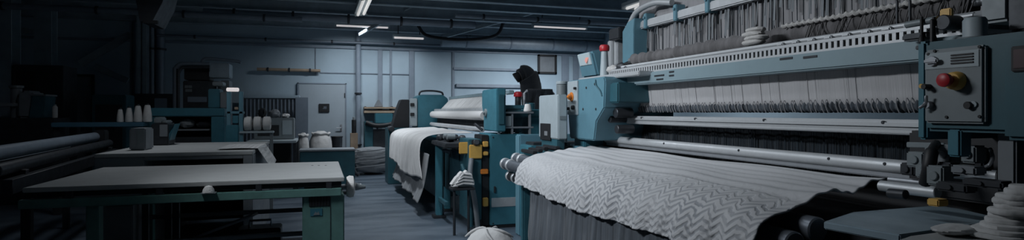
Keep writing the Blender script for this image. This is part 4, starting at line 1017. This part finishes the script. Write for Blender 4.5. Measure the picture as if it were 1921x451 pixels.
# sacks beyond
for i, (px0, px1, py, Y, lab) in enumerate(((558, 580, 250, 10.75, 'slim upright pale sack beside the white edged table'), (580, 624, 247, 11.0, 'plump upright pale sack in front of the steel door'))):
    x0_, x1_ = xY(px0, Y), xY(px1, Y); zt7 = zY(px0, py, Y); r = (x1_-x0_)/2; cx = (x0_+x1_)/2
    t = thing('cloth_sack', lab, 'sack', (cx, Y+r, 0))
    MB().lathe((cx, Y+r, 0), [(0, .004), (r*.85, .004), (r, .1), (r*1.02, zt7*.6), (r*.95, zt7*.82), (r*.7, zt7*.95), (r*.3, zt7), (0, zt7)], 28, None, lambda a, z_, i=i: 1+.04*math.sin(3*a+z_*5+i)+.03*math.sin(8*a+z_*3)).obj('sack_body', 'sackwhite', t)
    MB().tube([(cx+r*.75*math.cos(k_*PI/10), Y+r+r*.75*math.sin(k_*PI/10), zt7*.955+.01*math.sin(k_*2)) for k_ in range(21)], .02, 8).obj('sack_seam', 'sackwhite', t)
# dark green trough bench
Y = 9.9; xt0, xt1 = xY(562, Y), xY(666, Y); zt8 = zY(610, 281, Y)
t = thing('trough_bench', 'dark green trough with pale rim behind the green table', 'bench', ((xt0+xt1)/2, Y, 0))
MB().box((xt0, xt1), (Y, Y+.5), (.08, zt8-.03), .01).obj('trough_body', 'tealdark', t)
MB().box((xt0-.01, xt1+.01), (Y-.01, Y+.51), (zt8-.03, zt8), .008).obj('rim', 'cabgrey', t)
for x in (xt0+.04, xt1-.1): MB().box((x, x+.06), (Y+.05, Y+.45), (0, .085), .004).obj('foot', 'darkmetal', t)
# grey wrapped bundle on the floor
cxy = atZ(700, 330, 0.0); t = thing('wrapped_bale', 'big grey cloth-wrapped bale on the floor by the rear loom', 'bale', (cxy.x, cxy.y+.3, 0))
mb = MB(); mb.blob((cxy.x, cxy.y+.33, .31), (.44, .32, .315), .05, 2, 40, .45, 2); mb.obj('bale_body', 'clothgrey', t)
mb = MB()
for i in range(4):
    z = .18+.11*i; mb.tube(hose([(cxy.x-.40, cxy.y+.12, z-.03), (cxy.x-.2, cxy.y-.02+.01, z+.01), (cxy.x+.05, cxy.y-.03, z+.03), (cxy.x+.35, cxy.y+.03, z+.06)], 6), .014, 8)
mb.obj('binding_fold', 'clothgrey', t)
mb = MB(); mb.tube(hose([(cxy.x-.42, cxy.y+.1, .55), (cxy.x-.46, cxy.y, .35), (cxy.x-.38, cxy.y-.08, .1), (cxy.x-.3, cxy.y-.12, .03)], 6), .035, 10); mb.obj('strap', 'clothdark', t)
# dark machinery beside rear loom (px 690-790, y 200-275)
t = thing('cloth_inspection_stand', 'dark machine stand with teal box in front of the wooden shelf', 'machine', (xY(720, 12.2), 12.2, 0))
Y = 13.3; A = lambda px: xY(px, Y); Z = lambda py: zY(720, py, Y)
MB().box((A(684), A(700)), (Y, Y+.38), (0, Z(228)), .01).obj('upright', 'tealdark', t)
MB().box((A(700), A(740)), (Y, Y+.4), (0, Z(243)), .01).obj('body', 'darkmetal', t)
MB().box((A(705), A(738)), (Y+.1, Y+.4), (Z(232), Z(213)), .01).obj('teal_box', 'teal', t)
MB().tube(hose([(A(686), Y-.03, Z(230)), (A(705), Y-.05, Z(236)), (A(730), Y-.05, Z(234)), (A(748), Y-.03, Z(226))], 6), .05, 10).obj('dark_hose', 'black', t)
MB().lathe((A(744), Y+.2, Z(240)), [(0, 0), (.07, 0), (.07, .1), (.05, .2), (.02, .26), (0, .26)], 16).obj('bottle', 'panel', t)
MB().box((A(738), A(752)), (Y+.02, Y+.4), (0, Z(240)), .01).obj('body_end', 'tealdark', t)
# wooden wall shelf
Y = 13.7; t = thing('wall_mounted_shelf', 'pale wooden double plank shelf on the wall behind the rear loom', 'shelf', (xY(720, Y), Y, zY(720, 208, Y)))
xa4, xb4 = xY(683, Y), xY(757, Y)
for py0, py1 in ((201, 204.5), (208, 212.5)): MB().box((xa4, xb4), (Y, Y+.28), (zY(720, py1, Y), zY(720, py0, Y)), .004).obj('plank', 'wood', t)
for x in (xa4+.02, xY(735, Y)): MB().box((x, x+.03), (Y+.02, Y+.28), (zY(720, 214, Y), zY(720, 200, Y)), .003).obj('bracket', 'darkmetal', t)
q = atY(710, 201, 13.8); t = thing('desk_fan', 'small grey wedge-shaped gadget on top of the wooden wall shelf', 'gadget', (q.x, 13.82, q.z))
zsh = zY(720, 201, 13.7)
MB().prism([(q.x-.1, zsh+.004), (q.x+.1, zsh+.004), (q.x+.08, zsh+.06), (q.x+.02, zsh+.16), (q.x-.01, zsh+.17)], 'Y', 13.76, 13.9, .008).obj('wedge_body', 'cabgrey', t)
t.name = 'wedge_gadget'

# slatted lockers at the wall
Y = 13.35; xa5, xb5 = xY(452, Y), xY(560, Y); z5 = zY(505, 182, Y)
t = thing('locker_row', 'dark slatted metal locker unit against the wall beside the door', 'locker', ((xa5+xb5)/2, Y+.2, 0)); t.name = 'slatted_locker'
MB().box((xa5, xb5), (Y+.03, Y+.5), (.02, z5), .01).obj('locker_body', 'cabgrey', t)
mb = MB(); x = xa5+.02
while x < xb5-.04: mb.box((x, x+.028), (Y, Y+.035), (.08, z5-.05), .003); x += .075
mb.obj('slat', 'wallseam', t)
MB().box((xa5-.02, xb5+.02), (Y-.01, Y+.52), (z5-.03, z5+.04), .008).obj('top_cap', 'wall', t)
xa6, xb6 = xY(554, 13.2), xY(578, 13.2); t = thing('screen_panel', 'plain dark grey panel standing between lockers and steel door', 'panel', ((xa6+xb6)/2, 13.2, 0))
MB().box((xa6, xb6), (13.2, 13.24), (.05, zY(566, 183, 13.2)), .004).obj('board', 'wallseam', t)
for x in (xa6+.03, xb6-.07): MB().box((x, x+.04), (13.02, 13.3), (0, .055), .004).obj('foot', 'darkmetal', t)
# dark waste bin and wood post near the door
t = thing('waste_bin', 'dark open bin on the floor before the steel door', 'bin', (xY(632, 12.6), 12.6, 0))
r = (xY(643, 12.6)-xY(622, 12.6))/2; cx = xY(632, 12.6); zt9 = zY(632, 257, 12.6)
mb = MB(); mb.lathe((cx, 12.6, 0), [(0, .01), (r*.85, .01), (r, zt9), (r*.93, zt9), (r*.8, .03), (0, .03)], 24); mb.obj('bin_body', 'darkmetal', t)
mb = MB(); mb.tube([(cx+r*math.cos(k_*PI/12), 12.6+r*math.sin(k_*PI/12), zt9) for k_ in range(25)], .012, 8); mb.obj('rim', 'black', t)
q = xY(664, 13.5); t = thing('fire_extinguisher', 'slim dark cylinder with pale cap on a wooden block beside the standpipe', 'extinguisher', (q, 13.5, 0))
MB().box((q-.08, q+.08), (13.42, 13.6), (0, zY(664, 250, 13.5)), .006).obj('wood_block', 'wood', t)
MB().cyl((q, 13.5, zY(664, 250, 13.5)), (q, 13.5, zY(664, 225, 13.5)), .05).obj('bottle', 'black', t)
MB().cyl((q, 13.5, zY(664, 225, 13.5)), (q, 13.5, zY(664, 220, 13.5)), .03).obj('valve', 'panel', t)

# ================================================================ TEAL PORTAL AND ARCHED MACHINE (dark bay)
Y = yc1+.4; A = lambda px: xY(px, Y); Z = lambda py: zY(350, py, Y)
t = thing('portal_press', 'teal portal press with wide dark opening behind the slab table', 'press', (A(345), Y, 0))
MB().box((A(270), A(421)), (Y, Y+.6), (Z(219), Z(203)), .012).obj('top_beam', 'teal', t)
MB().box((A(396), A(421)), (Y, Y+.6), (0, Z(218)), .012).obj('upright', 'teal', t)
MB().box((A(272), A(295)), (Y, Y+.6), (0, Z(218)), .012).obj('upright', 'tealdark', t)
MB().box((A(295), A(397)), (Y+.02, Y+.55), (0, Z(258)), .01).obj('press_bed', 'darkmetal', t)
MB().box((A(295), A(397)), (Y+.5, Y+.56), (Z(258), Z(218)), .006).obj('back_plate', 'black', t)
MB().box((A(300), A(392)), (Y+.05, Y+.4), (Z(246), Z(243)), .004).obj('inner_rail', 'cabgrey', t)
zb9 = Z(243)+.003
o = MB().blob((A(345), Y+.2, zb9+.075), (.10, .12, .065), .2, 2, 24, 1, 5).obj('cloth_heap', 'clothgrey'); tag(o, 'crumpled grey cloth heap inside the teal portal press opening', 'cloth')
o = MB().blob((A(378), Y+.2, zb9+.06), (.10, .12, .05), .2, 2, 24, 1, 9).obj('cloth_heap', 'clothdark'); tag(o, 'dark cloth heap beside the grey one in the portal press', 'cloth')
MB().box((A(388), A(410)), (Y+.1, Y+.45), (Z(203), Z(166)), .012).obj('teal_cabinet', 'teal', t)
MB().box((A(411), A(424)), (Y+.1, Y+.45), (Z(203), Z(172)), .01).obj('side_box', 'cabgrey', t)
MB().box((A(396), A(416)), (Y+.1, Y+.4), (Z(160), Z(152)), .01).obj('white_clutter_tray', 'panel', t)
MB().box((A(398), A(402)), (Y+.2, Y+.3), (Z(167), Z(152)), .004).obj('tray_post', 'darkmetal', t)
Y = 8.45; A = lambda px: xY(px, Y); Z = lambda py: zY(440, py, Y)
t = thing('winding_frame', 'pale post winding frame with small lit lamp and yarn rail', 'machine', (A(445), Y, 0))
for px in (429, 452): MB().box((A(px)-.025, A(px)+.025), (Y, Y+.06), (0, Z(172)), .006).obj('post', 'pale', t)
MB().box((A(424), A(458)), (Y+.0, Y+.07), (Z(214), Z(209)), .005).obj('cross_rail', 'pale', t)
MB().box((A(424), A(448)), (Y-.02, Y+.3), (0, Z(235)), .01).obj('base_cabinet', 'teal', t)
MB().box((A(425), A(448)), (Y-.03, Y+.05), (Z(172), Z(165)), .008).obj('lamp_cover', 'glowdim', t)
MB().box((A(440), A(447)), (Y-.01, Y+.05), (Z(206), Z(201)), .004).obj('orange_slider', 'wood', t)
MB().box((A(436), A(447)), (Y+.01, Y+.05), (Z(232), Z(217)), .006).obj('control_box', 'teal', t)
MB().box((A(449), A(513)), (Y-.02, Y+.18), (Z(251), Z(247)), .006).obj('cone_rail', 'white', t)
for px in (450, 509): MB().box((A(px)-.02, A(px)+.02), (Y, Y+.05), (0, Z(250)), .004).obj('rail_post', 'panel', t)
zr_ = Z(247)+.004
cols = (('white yarn roll at the post end of the winding frame rail', 464, .085), ('middle white yarn roll on the winding frame rail', 482, .095), ('white yarn roll at the free end of the winding frame rail', 500, .095))
base = None
for lab, px, r in cols:
    if base is None:
        base = thing('yarn_roll', lab, 'yarn', (A(px), Y+.08, zr_), 'yarn rolls on the winding frame'); 
        mb = MB(); mb.lathe((A(px)-.05, Y+.08, zr_+.098), [(0, 0), (.06, 0), (.09, .01), (.094, .05), (.09, .09), (.06, .10), (0, .10)], 24, Vector((1, 0, 0)).to_track_quat('Z', 'Y')); mb.obj('yarn', 'cone', base)
        MB().cyl((A(px)-.053, Y+.08, zr_+.098), (A(px)+.053, Y+.08, zr_+.098), .02).obj('roll_core', 'wood', base)
    else: dup(base, (A(px), Y+.08, zr_), lab)
# arched pipe frame machine on the dark wall
Y = 10.6; A = lambda px: xY(px, Y); Z = lambda py: zY(380, py, Y)
t = thing('arched_press', 'dark cabinet machine under black arched pipes against unlit wall', 'machine', (A(375), Y, 0))
MB().box((A(343), A(412)), (Y, Y+.6), (0, Z(152)), .012).obj('cabinet', 'darkmetal', t)
MB().box((A(344), A(392)), (Y+.05, Y+.5), (Z(150), Z(128)), .01).obj('black_hood', 'black', t)
MB().box((A(392), A(430)), (Y+.0, Y+.4), (Z(145), Z(118)), .012).obj('motor_box', 'beam', t)
MB().tube(hose([(A(330), Y-.05, .02), (A(330), Y-.05, Z(150)), (A(331), Y-.05, Z(132)), (A(338), Y-.05, Z(123)), (A(352), Y-.05, Z(121)), (A(395), Y-.05, Z(121))], 6), .035, 10).obj('arched_pipe', 'pipe', t)
MB().tube(hose([(A(337), Y-.1, .02), (A(337), Y-.1, Z(150)), (A(338), Y-.1, Z(138)), (A(343), Y-.1, Z(130)), (A(352), Y-.1, Z(128)), (A(395), Y-.1, Z(127))], 6), .025, 10).obj('arched_pipe', 'darkmetal', t)
MB().tube(hose([(A(378), Y, Z(118)), (A(382), Y, Z(112)), (A(392), Y, Z(110)), (A(440), Y, Z(113)), (A(452), Y, Z(116))], 6), .025, 10).obj('arched_pipe', 'pipe', t)
for px, py in ((350, 163), (357, 163), (351, 170), (357, 170)): q = atY(px, py, Y); MB().box((q.x-.025, q.x+.025), (Y-.012, Y+.004), (q.z-.022, q.z+.022), .003).obj('indicator_tile', 'panel', t)
MB().box((A(352), A(388)), (Y-.01, Y+.02), (Z(192), Z(182)), .004).obj('drawer_front', 'wallseam', t)
MB().box((A(412), A(428)), (Y+.1, Y+.5), (0, Z(150)), .01).obj('side_unit', 'cabgrey', t)

# gantry beam with yarn cones
Y = yc1+.05; A = lambda px: xY(px, Y); Z = lambda py: zY(190, py, Y)
t = thing('gantry_rack', 'long dark blue gantry beam carrying white yarn cones', 'rack', (A(190), Y, 0))
gz = Z(230); MB().box((A(95), A(268)), (Y, Y+.25), (Z(239), gz), .008).obj('gantry_beam', paint('blue_beam_paint', (.06, .15, .22), .45, .1, .2, 5), t)
for px in (102, 262): MB().box((A(px)-.04, A(px)+.04), (Y+.05, Y+.2), (0, Z(238)), .006).obj('leg', 'darkmetal', t)
for px in (150, 205): MB().box((A(px)-.02, A(px)+.02), (Y+.08, Y+.14), (Z(247), Z(238)), .004).obj('hook_plate', 'darkmetal', t)
base = None
for lab, px, k_ in (('shortest white yarn cone at the outer end of the gantry beam', 220, .85), ('slim white yarn cone second along the gantry beam', 237, .95), ('tall white yarn cone third along the gantry beam', 254, 1.1), ('tallest white yarn cone at the inner end of the gantry beam', 272, 1.15)):
    zz = gz+.003; x = A(px); r, h_ = .05*k_, .2*k_
    c_ = thing('yarn_cone', lab, 'yarn', (x, Y+.12, zz), 'yarn cones on the gantry beam')
    MB().lathe((x, Y+.12, zz), [(0, 0), (r*.9, 0), (r, .015), (r*.88, h_*.5), (r*.62, h_*.93), (r*.5, h_), (0, h_)], 20).obj('yarn', 'cone', c_)
    MB().cyl((x, Y+.12, zz+h_-.003), (x, Y+.12, zz+h_+.02), .018).obj('cone_core', 'darkmetal', c_)
# boxes under the gantry
Y = 6.75; A = lambda px: xY(px, Y); Z = lambda py: zY(255, py, Y)
def unit(name, label, cat, px0, px1, py0, Yf, dep, mat, front=None, fmat='panel', z0=0):
    a_, b_ = xY(px0, Yf), xY(px1, Yf); zz = zY((px0+px1)/2, py0, Yf); tt_ = thing(name, label, cat, ((a_+b_)/2, Yf, z0))
    MB().box((a_, b_), (Yf, Yf+dep), (z0+.002, zz), .012).obj('case', mat, tt_)
    if front: MB().box((a_+(b_-a_)*front[0], a_+(b_-a_)*front[1]), (Yf-.008, Yf+.004), (z0+(zz-z0)*front[2], z0+(zz-z0)*front[3]), .004).obj('front_plate', fmat, tt_)
    return tt_
unit('control_box', 'dark control box with pale plate standing on the slab table', 'machine', 242, 273, 241, 6.6, .3, 'cabgrey', (.5, .92, .3, .95), z0=z2)
t = unit('control_box', 'dark box with stepped white top standing on the slab table', 'machine', 283, 316, 232, 7.5, .35, 'darkmetal', (.5, .95, .4, .95), 'cabgrey', z0=z2)
zz = zY(300, 232, 7.5)
MB().box((xY(286, 7.5), xY(300, 7.5)), (7.55, 7.8), (zz-.004, zz+.07), .012).obj('stepped_cap', 'panel', t)
MB().box((xY(302, 7.5), xY(312, 7.5)), (7.55, 7.8), (zz-.004, zz+.035), .012).obj('stepped_cap', 'panel', t)
MB().prism([(xY(312, 7.5), zz-.15), (xY(328, 7.5), zz-.0), (xY(326, 7.5), zz-.02), (xY(316, 7.5), zz-.2)], 'Y', 7.52, 7.8, .006).obj('chute', 'teal', t)

# long roller conveyor on the dark side
def tpt(px, py, z): return atZ(px, py, z)
zA = 1.05
a = atZ(-60, 297, zA); b_ = atZ(180, 257, zA)
t = thing('roller_conveyor', 'long dark roller conveyor slanting away past the green table', 'conveyor', ((a.x+b_.x)/2, (a.y+b_.y)/2, 0))
dirv = (b_-a).normalized(); side = Vector((dirv.y, -dirv.x, 0))
MB().cyl(a, b_, .055, seg=20).obj('top_roller', 'pipe', t)
MB().cyl(a+side*.13-Vector((0, 0, .09)), b_+side*.13-Vector((0, 0, .08)), .045, seg=18).obj('front_roller', 'darkmetal', t)
MB().bar(a+side*.2-Vector((0, 0, .2)), b_+side*.2-Vector((0, 0, .2)), .06, .1).obj('side_beam', 'darkmetal', t)
MB().bar(a-side*.25-Vector((0, 0, .06)), b_-side*.25-Vector((0, 0, .06)), .1, .1).obj('rear_beam', 'beam', t)
for k_ in (.12, .95):
    p = a.lerp(b_, k_)
    for s_ in (-.25, .19):
        q = p+side*s_; MB().box((q.x-.03, q.x+.03), (q.y-.03, q.y+.03), (0, .82), .005).obj('leg', 'darkmetal', t)
    MB().bar(p-side*.25+Vector((0, 0, -.1)), p+side*.19+Vector((0, 0, -.16)), .07, .08).obj('end_bracket', 'black', t)
p = b_+side*.05
MB().box((p.x-.05, p.x+.06), (p.y-.08, p.y+.08), (zA-.06, zA+.08), .012).obj('bearing_block', 'black', t)

Y = 10.3; A = lambda px: xY(px, Y); Z = lambda py: zY(50, py, Y)
t = thing('sewing_machine', 'dark machine with curved arm and sloping flank at the outer edge', 'machine', (A(45), Y, 0))
MB().box((A(-30), A(100)), (Y, Y+.6), (0, Z(222)), .012).obj('base', 'darkmetal', t)
MB().prism([(A(28), Z(222)), (A(62), Z(222)), (A(60), Z(178)), (A(54), Z(170)), (A(36), Z(170)), (A(28), Z(180))], 'Y', Y+.05, Y+.45, .03).obj('machine_head', 'cabgrey', t)
MB().prism([(A(52), Z(222)), (A(78), Z(222)), (A(84), Z(180)), (A(58), Z(178))], 'Y', Y+.02, Y+.4, .012).obj('sloping_flank', 'tealdark', t)
MB().cyl((A(18), Y+.2, Z(222)), (A(18), Y+.2, Z(165)), .07).obj('spindle', 'cabgrey', t)
MB().cyl((A(18), Y+.2, Z(165)), (A(18), Y+.2, Z(160)), .09).obj('spindle_cap', 'panel', t)
MB().box((A(-20), A(28)), (Y-.02, Y+.3), (Z(200), Z(194)), .006).obj('arm', 'cabgrey', t)
MB().box((A(60), A(86)), (Y, Y+.4), (Z(180), Z(177)), .004).obj('flat_plate', 'panel', t)
zz = Z(222)+.003; x = A(97.5)
t = thing('spray_bottle', 'upright white tube standing on the dark outer machine', 'bottle', (x, Y+.1, zz))
MB().lathe((x, Y+.1, zz), [(0, 0), (.032, 0), (.034, .01), (.034, .16), (.02, .18), (0, .182)], 18).obj('bottle_body', 'cone', t)
MB().cyl((x, Y+.1, zz+.178), (x, Y+.1, zz+.2), .018).obj('cap', 'panel', t)
# dark tall cabinets behind
unit('tall_cabinet', 'tall black cabinet in the unlit corner behind the outer machine', 'cabinet', 22, 118, 122, 11.4, .6, 'darkmetal', (.08, .46, .1, .95), 'black')
unit('tall_cabinet', 'dark green squat cabinet below the wall braces', 'cabinet', 172, 236, 178, 11.5, .5, 'tealdark', (.1, .9, .15, .9), 'darkmetal')
t = unit('tool_cabinet', 'low dark cabinet with pale plates between gantry and arched machine', 'cabinet', 246, 325, 176, 12.3, .5, 'darkmetal', (.55, .85, .75, .95), 'wallseam')


# ================================================================ WORLD, CAMERA
w = bpy.data.worlds.new('World'); bpy.context.scene.world = w; w.use_nodes = True
w.node_tree.nodes['Background'].inputs[0].default_value = (.05, .07, .1, 1); w.node_tree.nodes['Background'].inputs[1].default_value = .02
cd = bpy.data.cameras.new('camera'); cam = bpy.data.objects.new('camera', cd); C.objects.link(cam)
cam.location = (0, 0, EYE); cam.rotation_euler = (PI/2, 0, -YAW)
cd.sensor_fit = 'HORIZONTAL'; cd.sensor_width = 36; cd.lens = 36*F/1921
cd.shift_y = -(225.5-HZ)/1921
cd.clip_start = .05
sc_ = bpy.context.scene; sc_.camera = cam
vs = sc_.view_settings; vs.view_transform = 'Standard'; vs.look = 'None'; vs.exposure = 0; vs.gamma = 1; vs.use_curve_mapping = False
